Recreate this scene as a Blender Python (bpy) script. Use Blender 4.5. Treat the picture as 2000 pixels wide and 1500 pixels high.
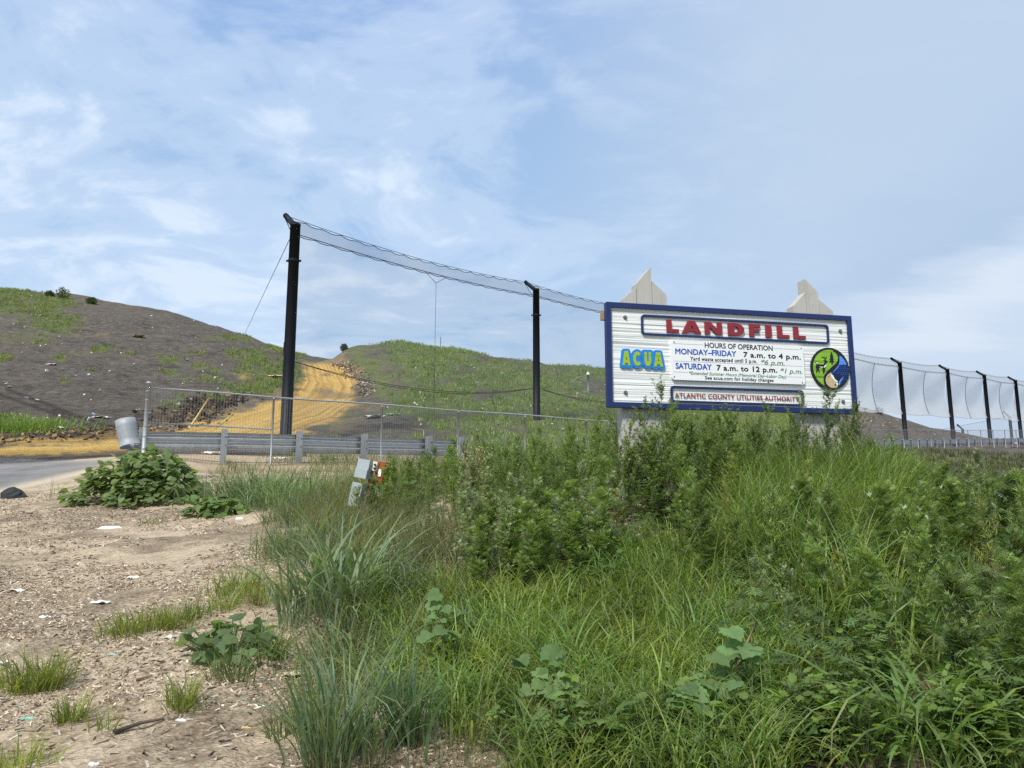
import bpy, math, random
import numpy as np
from mathutils import Vector, Matrix

for _o in list(bpy.data.objects):
    bpy.data.objects.remove(_o)
SC = bpy.context.scene
COL = SC.collection
R = math.radians

# ------------------------------------------------------------------ camera
PITCH = R(9.1)
FPX = 1502.0
EYE = np.array([0.0, 0.0, 1.6])
cam_data = bpy.data.cameras.new('camera')
cam_data.sensor_width = 36.0
cam_data.lens = 36.0 * FPX / 2000.0
cam_data.clip_start = 0.05
cam_data.clip_end = 5000.0
cam = bpy.data.objects.new('camera', cam_data)
cam.location = EYE
cam.rotation_euler = (R(90) + PITCH, 0, 0)
COL.objects.link(cam)
SC.camera = cam

# ------------------------------------------------------------------ sky
SUN_EL, SUN_AZ = R(52), R(-152)          # azimuth measured clockwise from +Y
world = bpy.data.worlds.new("World")
SC.world = world
world.use_nodes = True


class NT:
    """small helper to write node trees"""
    def __init__(self, tree):
        self.t = tree
        tree.nodes.clear()

    def n(self, typ, ins=None, **props):
        nd = self.t.nodes.new(typ)
        for k, v in props.items():
            setattr(nd, k, v)
        for k, v in (ins or {}).items():
            s = nd.inputs[k]
            if isinstance(v, bpy.types.NodeSocket):
                self.t.links.new(v, s)
            else:
                s.default_value = v
        return nd

    def math(self, op, a, b=0.0, clamp=False):
        nd = self.n('ShaderNodeMath', {0: a, 1: b}, operation=op)
        nd.use_clamp = clamp
        return nd.outputs[0]

    def ramp(self, fac, stops, interp='LINEAR'):
        nd = self.n('ShaderNodeValToRGB', {0: fac})
        cr = nd.color_ramp
        cr.interpolation = interp
        while len(cr.elements) > 1:
            cr.elements.remove(cr.elements[-1])
        first = True
        for p, c in stops:
            c = (c, c, c) if isinstance(c, (int, float)) else c
            if first:
                e = cr.elements[0]
                e.position = p
                first = False
            else:
                e = cr.elements.new(p)
            e.color = (c[0], c[1], c[2], 1)
        return nd.outputs[0]

    def mix(self, fac, a, b, blend='MIX'):
        nd = self.n('ShaderNodeMix', data_type='RGBA', blend_type=blend)
        for i, v in ((0, fac), (6, a), (7, b)):
            s = nd.inputs[i]
            if isinstance(v, bpy.types.NodeSocket):
                self.t.links.new(v, s)
            elif i == 0:
                s.default_value = v
            else:
                s.default_value = (v[0], v[1], v[2], 1)
        return nd.outputs[2]

    def noise(self, vec, scale, detail=4, rough=0.55, dist=0.0):
        ins = {'Scale': scale, 'Detail': detail, 'Roughness': rough, 'Distortion': dist}
        if vec is not None:
            ins['Vector'] = vec
        return self.n('ShaderNodeTexNoise', ins).outputs[0]

    def scale(self, vec, s):
        return self.n('ShaderNodeMapping', {'Vector': vec, 'Scale': s}).outputs[0]


W = NT(world.node_tree)
skyt = W.n('ShaderNodeTexSky', sky_type='NISHITA', sun_disc=False)
skyt.sun_elevation = SUN_EL
skyt.sun_rotation = SUN_AZ
skyt.air_density = 1.0
skyt.dust_density = 1.0
skyt.ozone_density = 1.0
gen = W.n('ShaderNodeTexCoord').outputs['Generated']
sep = W.n('ShaderNodeSeparateXYZ', {0: gen})
dx, dy, dz = sep.outputs
zz = W.math('MAXIMUM', W.math('ADD', dz, 0.16), 0.05)
cx = W.math('DIVIDE', dx, zz)
cy = W.math('DIVIDE', dy, zz)
cp = W.n('ShaderNodeCombineXYZ', {0: cx, 1: cy, 2: 0.0}).outputs[0]
# mottled high cloud, thicker towards the left
warp = W.n('ShaderNodeVectorMath', {0: cp, 1: W.n('ShaderNodeVectorMath', {0: W.n('ShaderNodeTexNoise', {'Vector': cp, 'Scale': 1.1, 'Detail': 3.0}).outputs[1], 1: (0.7, 0.7, 0.0)}, operation='MULTIPLY').outputs[0]}, operation='ADD').outputs[0]
n1 = W.noise(W.scale(warp, (1.0, 1.15, 1)), 3.4, 10, 0.60, 0.15)
n2 = W.noise(W.scale(warp, (0.8, 1.0, 1)), 0.75, 4, 0.5, 0.2)
n4 = W.noise(W.scale(warp, (1.0, 1.2, 1)), 9.0, 6, 0.6, 0.1)
az = W.math('DIVIDE', dx, W.math('MAXIMUM', dy, 0.05))
left = W.n('ShaderNodeMapRange', {0: az, 1: -0.75, 2: 0.35, 3: 0.09, 4: -0.06}).outputs[0]
low = W.n('ShaderNodeMapRange', {0: dz, 1: 0.05, 2: 0.42, 3: 0.07, 4: -0.04}).outputs[0]
dens = W.math('ADD', W.math('ADD', W.math('MULTIPLY', n1, 0.55), W.math('MULTIPLY', n2, 0.42)), W.math('ADD', left, low))
dens = W.math('ADD', dens, W.math('MULTIPLY', W.math('SUBTRACT', n4, 0.5), 0.15))
puff = W.ramp(dens, [(0.37, 0.0), (0.50, 0.42), (0.62, 0.95)], 'EASE')
# smooth grey lavender veil over the right half; low down a brighter streaky patch under a greyer band
veil = W.n('ShaderNodeMapRange', {0: az, 1: -0.15, 2: 0.50, 3: 0.0, 4: 0.9}, interpolation_type='SMOOTHSTEP').outputs[0]
sn = W.noise(W.n('ShaderNodeMapping', {'Vector': cp, 'Rotation': (0, 0, R(35)), 'Scale': (0.7, 3.2, 1)}).outputs[0], 1.2, 8, 0.62, 0.35)
ln = W.math('SUBTRACT', dz, W.math('ADD', W.math('MULTIPLY', az, 0.24), 0.115))
ln = W.math('ADD', ln, W.math('MULTIPLY', W.math('SUBTRACT', sn, 0.5), 0.16))
streak = W.ramp(W.math('ADD', W.math('MULTIPLY', ln, 2.2), 0.5), [(0.10, 0.35), (0.30, 0.55), (0.42, 0.95), (0.50, 0.50), (0.57, 0.02), (0.66, 0.10), (0.85, 0.22)], 'EASE')
fadel = W.n('ShaderNodeMapRange', {0: az, 1: 0.22, 2: 0.55, 3: 0.0, 4: 1.0}, interpolation_type='SMOOTHSTEP').outputs[0]
streak = W.math('ADD', W.math('MULTIPLY', streak, fadel), W.math('MULTIPLY', W.math('SUBTRACT', 1.0, fadel), 0.30))
veilcol = W.mix(streak, (0.350, 0.450, 0.590), (0.545, 0.610, 0.695))
bluec = W.ramp(dz, [(0.0, (0.46, 0.57, 0.72)), (0.20, (0.365, 0.53, 0.74)), (0.45, (0.298, 0.468, 0.72)), (0.62, (0.27, 0.42, 0.73))])
nish = W.mix(1.0, skyt.outputs[0], (0.09, 0.09, 0.09), 'MULTIPLY')
basec = W.mix(0.70, nish, bluec)
c1 = W.mix(puff, basec, (0.540, 0.630, 0.750))
c2 = W.mix(veil, c1, veilcol)
bg = W.n('ShaderNodeBackground', {'Color': c2, 'Strength': 0.89})
W.n('ShaderNodeOutputWorld', {0: bg.outputs[0]})

# ------------------------------------------------------------------ sun, exposure
sun_d = bpy.data.lights.new('sun', 'SUN')
sun_d.energy = 2.9
sun_d.angle = R(9.0)
sun_d.color = (1.0, 0.955, 0.88)
sun = bpy.data.objects.new('sun', sun_d)
sv = Vector((math.sin(SUN_AZ) * math.cos(SUN_EL), math.cos(SUN_AZ) * math.cos(SUN_EL), math.sin(SUN_EL)))
sun.rotation_euler = sv.to_track_quat('Z', 'Y').to_euler()
sun.location = (-20, -30, 60)
COL.objects.link(sun)
SC.view_settings.view_transform = 'Standard'
SC.view_settings.look = 'None'
SC.view_settings.exposure = 0.62
SC.view_settings.gamma = 1.0
SC.view_settings.use_curve_mapping = False
SC.render.engine = 'CYCLES'
SC.cycles.max_bounces = 10
SC.cycles.diffuse_bounces = 6
SC.cycles.transparent_max_bounces = 32
SC.cycles.use_denoising = False

# ------------------------------------------------------------------ helpers
def ray(px, py):
    u = (px - 1000.0) / FPX
    v = (750.0 - py) / FPX
    return np.array([u, math.cos(PITCH) - v * math.sin(PITCH), math.sin(PITCH) + v * math.cos(PITCH)])


def at(px, py, Y):
    """the point seen at photo pixel (px, py), Y metres in front of the camera"""
    d = ray(px, py)
    return EYE + d * (Y / d[1])


def project(P):
    P = np.asarray(P, float) - EYE
    zc = P[:, 1] * math.cos(PITCH) + P[:, 2] * math.sin(PITCH)
    yc = -P[:, 1] * math.sin(PITCH) + P[:, 2] * math.cos(PITCH)
    zc = np.where(zc < 0.05, 0.05, zc)
    return 1000 + FPX * P[:, 0] / zc, 750 - FPX * yc / zc


def vnoise(x, y, seed=0):
    x = np.asarray(x, float); y = np.asarray(y, float)
    xi = np.floor(x).astype(np.int64); yi = np.floor(y).astype(np.int64)
    fx = x - xi; fy = y - yi
    fx = fx * fx * (3 - 2 * fx); fy = fy * fy * (3 - 2 * fy)

    def h(a, b):
        n = (a * 374761393 + b * 668265263 + seed * 974634777) & 0x7fffffff
        n = ((n ^ (n >> 13)) * 1274126177) & 0x7fffffff
        n = n ^ (n >> 16)
        return (n & 0xffff) / 65535.0
    return (h(xi, yi) * (1 - fx) + h(xi + 1, yi) * fx) * (1 - fy) + (h(xi, yi + 1) * (1 - fx) + h(xi + 1, yi + 1) * fx) * fy


def fbm(x, y, seed=0, octv=4):
    s = 0.0; a = 0.5; t = 0.0
    for i in range(octv):
        s = s + a * vnoise(x * 2 ** i, y * 2 ** i, seed + i); t += a; a *= 0.5
    return s / t


def smooth(a, b, x):
    t = np.clip((x - a) / (b - a), 0, 1)
    return t * t * (3 - 2 * t)


ROOT = {}


def tag(o, label=None, cat=None, group=None, kind=None):
    if label: o['label'] = label
    if cat: o['category'] = cat
    if group: o['group'] = group
    if kind: o['kind'] = kind
    return o


def thing(name, loc, label, cat, group=None):
    o = bpy.data.objects.new(name, None)
    o.empty_display_size = 0.1
    o.location = loc
    COL.objects.link(o)
    ROOT[o.name] = np.array(loc, float)
    tag(o, label, cat, group)
    return o


def mk(name, V, faces, mat, parent=None, colors=None, smoothf=False, loc=None, matidx=None):
    """one mesh object; V in world coordinates, faces = list of index arrays (n,3)/(n,4) or lists"""
    V = np.asarray(V, float).reshape(-1, 3)
    if isinstance(faces, np.ndarray):
        faces = [faces]
    if parent is not None:
        off = ROOT.get(parent.name, np.zeros(3))
    elif loc is not None:
        off = np.array(loc, float)
    else:
        off = np.zeros(3)
    me = bpy.data.meshes.new(name)
    Vl = V - off
    loops = []; starts = []; pos = 0
    for fa in faces:
        if isinstance(fa, np.ndarray):
            if fa.size == 0:
                continue
            n, k = fa.shape
            loops.append(fa.reshape(-1)); starts.append(pos + np.arange(n) * k); pos += n * k
        else:
            loops.append(np.array(fa)); starts.append(np.array([pos])); pos += len(fa)
    loops = np.concatenate(loops).astype(np.int32); starts = np.concatenate(starts).astype(np.int32)
    me.vertices.add(len(Vl)); me.vertices.foreach_set('co', Vl.astype(np.float32).ravel())
    me.loops.add(len(loops)); me.loops.foreach_set('vertex_index', loops)
    me.polygons.add(len(starts)); me.polygons.foreach_set('loop_start', starts)
    if matidx is not None:
        me.polygons.foreach_set('material_index', np.asarray(matidx, np.int32))
    me.update(calc_edges=True)
    me.validate()
    me.polygons.foreach_set('use_smooth', np.full(len(me.polygons), bool(smoothf)))
    if colors is not None:
        for an, arr in (colors.items() if isinstance(colors, dict) else (('tint', colors),)):
            arr = np.asarray(arr, float)
            if arr.ndim == 1:
                arr = np.tile(arr, (len(V), 1))
            if arr.shape[1] == 3:
                arr = np.concatenate([arr, np.ones((len(arr), 1))], 1)
            at_ = me.attributes.new(an, 'FLOAT_COLOR', 'POINT')
            at_.data.foreach_set('color', arr.astype(np.float32).ravel())
    for m in (mat if isinstance(mat, (list, tuple)) else [mat]):
        me.materials.append(m)
    o = bpy.data.objects.new(name, me)
    if parent is not None:
        o.parent = parent
    else:
        o.location = off
    ROOT[o.name] = off
    COL.objects.link(o)
    return o


class MB:
    """collects boxes, tubes and prisms into one mesh"""
    def __init__(self):
        self.V = []; self.F = []; self.n = 0

    def add(self, V, F):
        V = np.asarray(V, float).reshape(-1, 3)
        for f in F:
            if isinstance(f, np.ndarray):
                self.F.append(f + self.n)
            else:
                self.F.append([i + self.n for i in f])
        self.V.append(V); self.n += len(V)
        return self

    def box(self, c, s, ax=None):
        """box with centre c, full sizes s along the three axes of ax (rows)"""
        ax = np.eye(3) if ax is None else np.asarray(ax, float)
        k = np.array([[-1, -1, -1], [1, -1, -1], [1, 1, -1], [-1, 1, -1], [-1, -1, 1], [1, -1, 1], [1, 1, 1], [-1, 1, 1]]) * 0.5
        V = np.asarray(c, float) + (k * np.asarray(s, float)) @ ax
        return self.add(V, [np.array([[0, 3, 2, 1], [4, 5, 6, 7], [0, 1, 5, 4], [1, 2, 6, 5], [2, 3, 7, 6], [3, 0, 4, 7]])])

    def tube(self, pts, r, k=8, cap=True):
        pts = np.asarray(pts, float); n = len(pts)
        r = np.full(n, r) if np.isscalar(r) else np.asarray(r, float)
        T = np.gradient(pts, axis=0) if n > 2 else np.repeat((pts[1:] - pts[:-1]), 2, 0)
        T /= np.linalg.norm(T, axis=1)[:, None] + 1e-12
        up = np.array([0, 0, 1.0]) if abs(T[0][2]) < 0.9 else np.array([1.0, 0, 0])
        A = np.cross(T, up); A /= np.linalg.norm(A, axis=1)[:, None] + 1e-12
        B = np.cross(T, A)
        a = np.arange(k) / k * 2 * math.pi
        V = pts[:, None] + r[:, None, None] * (np.cos(a)[None, :, None] * A[:, None] + np.sin(a)[None, :, None] * B[:, None])
        i = np.arange(n - 1)[:, None] * k; j = np.arange(k)[None]
        q = np.stack([i + j, i + (j + 1) % k, i + k + (j + 1) % k, i + k + j], -1).reshape(-1, 4)
        F = [q]
        if cap:
            F += [list(range(k)), list(range((n - 1) * k, n * k))[::-1]]
        return self.add(V.reshape(-1, 3), F)

    def prism(self, P2, fr, d0, d1):
        """outline P2 (s, t) extruded from depth d0 to d1 (front) in frame fr"""
        P2 = np.asarray(P2, float); n = len(P2)
        V = np.concatenate([fr(P2[:, 0], P2[:, 1], np.full(n, d0)), fr(P2[:, 0], P2[:, 1], np.full(n, d1))])
        i = np.arange(n); j = (i + 1) % n
        return self.add(V, [list(range(n, 2 * n)), list(range(n))[::-1], np.stack([i, j, j + n, i + n], 1)])

    def ring(self, Po, Pi, fr, d0, d1):
        """flat band between two outlines of equal count, with depth"""
        n = len(Po); i = np.arange(n); j = (i + 1) % n
        f = lambda P, d: fr(P[:, 0], P[:, 1], np.full(n, d))
        Po = np.asarray(Po, float); Pi = np.asarray(Pi, float)
        V = np.concatenate([f(Po, d1), f(Pi, d1), f(Po, d0), f(Pi, d0)])
        return self.add(V, [np.stack([i, j, n + j, n + i], 1), np.stack([2 * n + i, 2 * n + j, j, i], 1), np.stack([n + i, n + j, 3 * n + j, 3 * n + i], 1)])

    def build(self, name, mat, parent=None, smoothf=False, loc=None, colors=None):
        return mk(name, np.concatenate(self.V), self.F, mat, parent, colors, smoothf, loc)


def new_mat(name):
    m = bpy.data.materials.new(name)
    m.use_nodes = True
    return m, NT(m.node_tree)


def surf(t, col, rough=0.6, spec=0.3, metal=0.0, bump=None, bstr=0.3, bdist=0.02):
    ins = {'Base Color': col if isinstance(col, bpy.types.NodeSocket) else (*col, 1), 'Roughness': rough, 'Metallic': metal, 'Specular IOR Level': spec}
    if bump is not None:
        b = t.n('ShaderNodeBump', {'Height': bump, 'Strength': bstr, 'Distance': bdist})
        ins['Normal'] = b.outputs[0]
    p = t.n('ShaderNodeBsdfPrincipled', ins)
    return p.outputs[0]


def out(t, sh):
    t.n('ShaderNodeOutputMaterial', {0: sh})


def simple(name, col, rough=0.5, spec=0.3, metal=0.0, var=0.12, scale=12.0, bstr=0.1):
    """plain material with slight mottling and wear"""
    m, t = new_mat(name)
    co = t.n('ShaderNodeTexCoord').outputs['Object']
    n = t.noise(co, scale, 6, 0.65)
    c = t.mix(n, [x * (1 - var) for x in col], [min(1, x * (1 + var)) for x in col])
    rr = t.n('ShaderNodeMapRange', {0: n, 3: rough - 0.1, 4: min(1, rough + 0.12)}).outputs[0]
    out(t, surf(t, c, rr, spec, metal, n, bstr, 0.004))
    return m


def leafmat(name, trans=0.35, rough=0.5, spec=0.35):
    m, t = new_mat(name)
    a = t.n('ShaderNodeAttribute', attribute_name='tint').outputs['Color']
    co = t.n('ShaderNodeTexCoord').outputs['Object']
    nz = t.noise(co, 9.0, 3, 0.6)
    oi = t.n('ShaderNodeObjectInfo').outputs['Random']
    k = t.n('ShaderNodeMapRange', {0: nz, 1: 0.3, 2: 0.7, 3: 0.80, 4: 1.2}).outputs[0]
    k2 = t.n('ShaderNodeMapRange', {0: oi, 3: 0.82, 4: 1.18}).outputs[0]
    kk = t.math('MULTIPLY', k, k2)
    c = t.mix(1.0, a, t.n('ShaderNodeCombineColor', {0: kk, 1: kk, 2: kk}).outputs[0], 'MULTIPLY')
    p = t.n('ShaderNodeBsdfPrincipled', {'Base Color': c, 'Roughness': rough, 'Specular IOR Level': spec})
    ct = t.mix(1.0, c, (1.25, 1.3, 0.55), 'MULTIPLY')
    tr = t.n('ShaderNodeBsdfTranslucent', {'Color': ct})
    mx = t.n('ShaderNodeMixShader', {0: trans, 1: p.outputs[0], 2: tr.outputs[0]})
    out(t, mx.outputs[0])
    return m
# ------------------------------------------------------------------ terrain
CP = [  # (photo x, photo y, distance in front)
    # near bank, left to right
    (-500, 1500, 3.7), (0, 1500, 3.6), (300, 1500, 3.55), (600, 1500, 3.5), (1000, 1500, 3.45), (1500, 1500, 3.4), (2000, 1500, 3.4), (2500, 1500, 3.4),
    (-400, 1300, 4.95), (0, 1300, 4.9), (300, 1300, 4.8), (600, 1300, 4.75), (1000, 1300, 4.6), (1500, 1290, 4.4), (2000, 1290, 4.4), (2400, 1300, 4.4),
    (-300, 1150, 7.0), (0, 1150, 6.9), (300, 1150, 6.6), (600, 1150, 6.3), (1000, 1150, 5.9), (1500, 1150, 5.6), (2000, 1150, 5.6),
    (0, 1050, 10), (300, 1080, 8.4), (600, 1060, 8.2), (1000, 1020, 7.5), (1400, 1000, 7.2), (1700, 1010, 7.0), (2000, 1030, 6.9),
    (0, 985, 14), (300, 1000, 12.3), (500, 990, 12.5), (700, 985, 11.0), (900, 965, 9.6), (1200, 955, 8.3), (1450, 950, 8.6), (1700, 960, 8.5), (2000, 990, 8.0),
    (0, 960, 15.5), (150, 932, 17.3), (300, 935, 16.0), (538, 910, 20.3), (290, 893, 18.8), (438, 905, 20.6), (585, 905, 21.3), (712, 905, 22.2),
    (-400, 960, 15.5), (-400, 893, 23), (0, 893, 23), (180, 899, 21.5),
    # landfill track foot
    (-400, 880, 25), (0, 882, 24.8), (150, 876, 26.0), (250, 868, 27.5), (440, 866, 28.5), (560, 868, 29.8), (640, 868, 30.5), (345, 837, 33),
    (560, 800, 39), (640, 826, 36.5), (570, 768, 46), (700, 772, 49), (600, 745, 53), (690, 733, 61), (640, 740, 57), (600, 710, 70), (655, 712, 69), (606, 696, 84), (625, 696, 84),
    # left hill
    (-300, 862, 26.5), (0, 868, 26.6), (120, 850, 28.3), (250, 838, 30), (0, 800, 34), (0, 700, 46), (0, 620, 60), (0, 560, 78), (-300, 800, 34), (-300, 680, 46), (-300, 520, 80),
    (150, 700, 48), (150, 582, 76), (300, 800, 36), (300, 700, 50), (300, 640, 62), (300, 606, 73), (420, 790, 40), (470, 740, 47), (470, 690, 58), (470, 656, 69),
    (545, 745, 50), (550, 715, 57), (555, 689, 67), (592, 706, 64), (585, 735, 55),
    # right hill
    (800, 858, 31), (720, 800, 41), (800, 780, 42), (800, 720, 53), (780, 669, 65), (735, 735, 57), (710, 706, 60), (680, 676, 67), (900, 685, 67), (1040, 706, 71), (1180, 718, 75),
    (1000, 850, 38), (1000, 780, 50), (1180, 850, 42), (1180, 780, 55), (1400, 860, 58), (1400, 755, 92), (1680, 792, 108), (1760, 817, 112), (1860, 840, 115), (1960, 862, 118),
    # ground along the far fence and the bank below it
    (1680, 882, 70), (1760, 879, 74), (1880, 878, 82), (2000, 877, 92), (2200, 876, 105), (1700, 862, 86), (1850, 866, 96), (1980, 868, 106),
    (1950, 935, 45), (1830, 880, 62), (1950, 900, 58), (1700, 930, 45), (1040, 915, 24.5), (1200, 920, 26.2),
]
CPW = []
for px, py, Y in CP:
    CPW.append(at(px, py, Y))
for az_, r_, z_ in [(-50, 95, 26), (-30, 100, 26), (-15, 100, 20), (0, 105, 14), (15, 125, 14), (25, 150, 9), (35, 150, 9), (50, 150, 9),
                    (-50, 170, 14), (-25, 170, 14), (0, 170, 9), (25, 210, 5), (50, 210, 5), (-50, 400, 2), (0, 400, 2), (50, 400, 2), (-50, 1500, 0), (0, 1500, 0), (50, 1500, 0),
                    (-50, 2.2, .42), (0, 2.2, .42), (50, 2.2, .42),
                    (2, 12.5, 1.45), (14, 12.5, 1.35), (26, 12.5, 1.1), (40, 12.5, .8), (12, 17, 1.7), (28, 17, 1.2), (40, 17, 1.0), (25, 28, 2.3), (38, 28, 1.9)]:
    CPW.append(np.array([r_ * math.sin(R(az_)), r_ * math.cos(R(az_)), z_]))
CPW = np.array(CPW)
KA, KR = 2.2, 1.0


def _dom(x, y):
    r = np.maximum(np.hypot(x, y), 1.2)
    a = np.clip(np.arctan2(x, y), -0.95, 0.95)
    return np.stack([a * KA, np.log(r) * KR], -1), r


_Q, _rr = _dom(CPW[:, 0], CPW[:, 1])
_T = (CPW[:, 2] - EYE[2]) / _rr
_D = np.linalg.norm(_Q[:, None] - _Q[None], axis=-1)
_n = len(_Q)
_phi = lambda d: np.sqrt(d * d + 0.02 ** 2)
_A = np.zeros((_n + 3, _n + 3))
_A[:_n, :_n] = _phi(_D) - 0.012 * np.eye(_n)
_A[:_n, _n] = 1; _A[:_n, _n + 1:] = _Q
_A[_n, :_n] = 1; _A[_n + 1:, :_n] = _Q.T
_S = np.linalg.solve(_A, np.concatenate([_T, np.zeros(3)]))


def track_dist(x, y):
    best = np.full(np.shape(x), 1e9)
    for p, q in zip(TRK[:-1], TRK[1:]):
        d = q - p; L = d @ d
        t = np.clip(((x - p[0]) * d[0] + (y - p[1]) * d[1]) / L, 0, 1)
        cr = ((x - p[0]) * d[1] - (y - p[1]) * d[0]) / math.sqrt(L)
        dd = np.hypot(x - p[0] - t * d[0], y - p[1] - t * d[1])
        best = np.where(dd < np.abs(best), np.where(cr < 0, -dd, dd), best)
    return best


TRK = np.array([at(*c)[:2] for c in [(-150, 882, 25), (150, 878, 26), (330, 868, 28.5), (480, 830, 34), (570, 800, 39), (640, 778, 47), (655, 755, 53), (645, 732, 60), (622, 712, 70), (612, 698, 82)]])


def H(x, y, micro=True):
    x = np.asarray(x, float); y = np.asarray(y, float)
    sh = x.shape
    x = x.ravel(); y = y.ravel()
    res = np.empty(len(x))
    for s in range(0, len(x), 20000):
        e = slice(s, s + 20000)
        q, r = _dom(x[e], y[e])
        d = np.linalg.norm(q[:, None] - _Q[None], axis=-1)
        t = _phi(d) @ _S[:_n] + _S[_n] + q @ _S[_n + 1:]
        z = EYE[2] + t * r
        az_ = np.abs(np.arctan2(x[e], y[e]))
        back = smooth(1.1, 2.0, az_)
        near = 1 - smooth(1.5, 2.6, r)
        z = z * (1 - near) + 0.40 * near
        z = z * (1 - back) + back * 0.35
        res[e] = z
    if micro:
        r = np.hypot(x, y)
        f = smooth(30, 50, r) * (1 - smooth(200, 300, r))
        res += f * (0.75 * (fbm(x / 7, y / 7, 3) - 0.5) + 0.35 * (fbm(x / 1.8, y / 1.8, 5, 3) - 0.5))
        g = (1 - smooth(14, 24, r))
        res += g * (0.10 * (fbm(x / 0.9, y / 0.9, 7, 4) - 0.5) + 0.05 * (fbm(x / 0.22, y / 0.22, 9, 3) - 0.5))
        td = track_dist(x, y)
        for o_ in (-2.3, -0.8, 0.7, 2.2):
            res -= 0.07 * np.exp(-((td - o_) / 0.28) ** 2) * smooth(24, 30, r)
    return res.reshape(sh)


def H1(x, y):
    return float(H(np.array([x]), np.array([y]))[0])


def ground_at(px, py):
    """where the ray through a photo pixel meets the ground"""
    d = ray(px, py)
    Ys = np.exp(np.linspace(math.log(2.5), math.log(160), 900))
    P = EYE + d[None] * (Ys / d[1])[:, None]
    h = H(P[:, 0], P[:, 1])
    below = np.nonzero(P[:, 2] < h)[0]
    i = below[0] if len(below) else len(Ys) - 1
    return np.array([P[i, 0], P[i, 1], h[i]])


def inpoly(x, y, poly):
    poly = np.asarray(poly); n = len(poly)
    c = np.zeros(np.shape(x), bool)
    j = n - 1
    for i in range(n):
        xi, yi = poly[i]; xj, yj = poly[j]
        hit = ((yi > y) != (yj > y)) & (x < (xj - xi) * (y - yi) / (yj - yi + 1e-12) + xi)
        c ^= hit; j = i
    return c


def polydist(x, y, poly):
    best = np.full(np.shape(x), 1e9)
    for p, q in zip(poly, np.roll(poly, -1, 0)):
        d = q - p; L = d @ d + 1e-9
        t = np.clip(((x - p[0]) * d[0] + (y - p[1]) * d[1]) / L, 0, 1)
        best = np.minimum(best, np.hypot(x - p[0] - t * d[0], y - p[1] - t * d[1]))
    return np.where(inpoly(x, y, poly), best, -best)


# --- grid
azf = np.radians(np.concatenate([np.linspace(-180, -52, 40)[:-1], np.linspace(-52, 52, 640), np.linspace(52, 180, 40)[1:-1]]))
rr = np.concatenate([[0.05], np.exp(np.linspace(math.log(0.6), math.log(3.0), 14))[:-1], np.exp(np.linspace(math.log(3.0), math.log(140), 420)), np.exp(np.linspace(math.log(140), math.log(2500), 34))[1:]])
NA, NR = len(azf), len(rr)
AA, RR = np.meshgrid(azf, rr)
GX = RR * np.sin(AA); GY = RR * np.cos(AA)
GZ = H(GX, GY)
GV = np.stack([GX, GY, GZ], -1).reshape(-1, 3)
i_ = np.arange(NR - 1)[:, None] * NA; j_ = np.arange(NA)[None]
GQ = np.stack([i_ + j_, i_ + (j_ + 1) % NA, i_ + NA + (j_ + 1) % NA, i_ + NA + j_], -1).reshape(-1, 4)[:, ::-1]

gpx, gpy = project(GV)
gr = np.hypot(GV[:, 0], GV[:, 1])
front = GV[:, 1] > 1.0


def blobs(lst, px, py, seed=1, wob=0.6):
    m = np.zeros(len(px))
    nz = fbm(px / 16, py / 9, seed, 4) - 0.5
    for bx, by, rx, ry, s in lst:
        d = np.sqrt(((px - bx) / rx) ** 2 + ((py - by) / ry) ** 2) + wob * nz * 2
        m = np.maximum(m, s * (1 - smooth(0.55, 1.15, d)))
    return m


GREEN_L = [(55, 597, 105, 34, .62), (112, 632, 58, 26, .66), (15, 575, 60, 20, .55), (28, 830, 60, 22, 1), (100, 828, 22, 8, .7), (60, 660, 80, 14, .4), (0, 700, 22, 9, .7),
           (120, 700, 15, 7, .9), (78, 668, 18, 6, .6), (198, 682, 17, 9, .9), (175, 722, 10, 5, .6), (165, 690, 24, 5, .4), (248, 690, 14, 7, .5), (128, 745, 14, 5, .6), (330, 702, 26, 8, .9), (392, 716, 16, 7, 1),
           (335, 728, 20, 7, .8), (420, 725, 14, 6, .9), (366, 741, 14, 5, .7), (350, 775, 20, 7, .9), (330, 792, 26, 8, .8), (405, 742, 30, 7, .7), (460, 690, 30, 12, .6), (500, 700, 40, 20, .7),
           (535, 735, 42, 34, 1), (480, 760, 60, 17, .9), (575, 725, 30, 45, 1), (420, 775, 40, 10, .8), (550, 680, 30, 12, .8), (450, 660, 60, 8, .6), (480, 725, 36, 10, .8), (380, 690, 24, 5, .5)]
BROWN_R = [(735, 690, 40, 15, .8), (765, 722, 26, 16, .7), (775, 752, 20, 20, .7), (705, 792, 60, 24, .9), (740, 830, 120, 22, 1), (720, 845, 160, 18, 1), (985, 697, 70, 11, .9), (1090, 709, 90, 8, .8), (905, 722, 30, 8, .7),
           (950, 772, 40, 12, .8), (1165, 757, 36, 20, .8), (880, 812, 46, 9, .8), (860, 850, 60, 12, .9), (1010, 845, 60, 10, .6), (1135, 777, 30, 7, .7), (705, 775, 18, 16, .8), (640, 700, 50, 8, .9), (1060, 720, 70, 7, .5), (870, 745, 30, 5, .6)]
DARK = [(365, 805, 38, 24, 1), (400, 785, 36, 16, .9), (425, 800, 24, 12, .8), (300, 812, 40, 9, .7), (585, 770, 22, 22, .8), (150, 852, 120, 9, .8), (245, 838, 50, 9, .9), (560, 700, 18, 6, .5), (600, 770, 16, 14, .6), (660, 815, 40, 5, .6), (770, 832, 90, 6, .8)]
green = np.zeros(len(GV)); dark = np.zeros(len(GV)); sand = np.zeros(len(GV))
hz = front & (gr > 26)
P_, Q_ = gpx[hz], gpy[hz]
gl = blobs(GREEN_L, P_, Q_, 21)
brn = blobs(BROWN_R, P_, Q_, 22)
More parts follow.
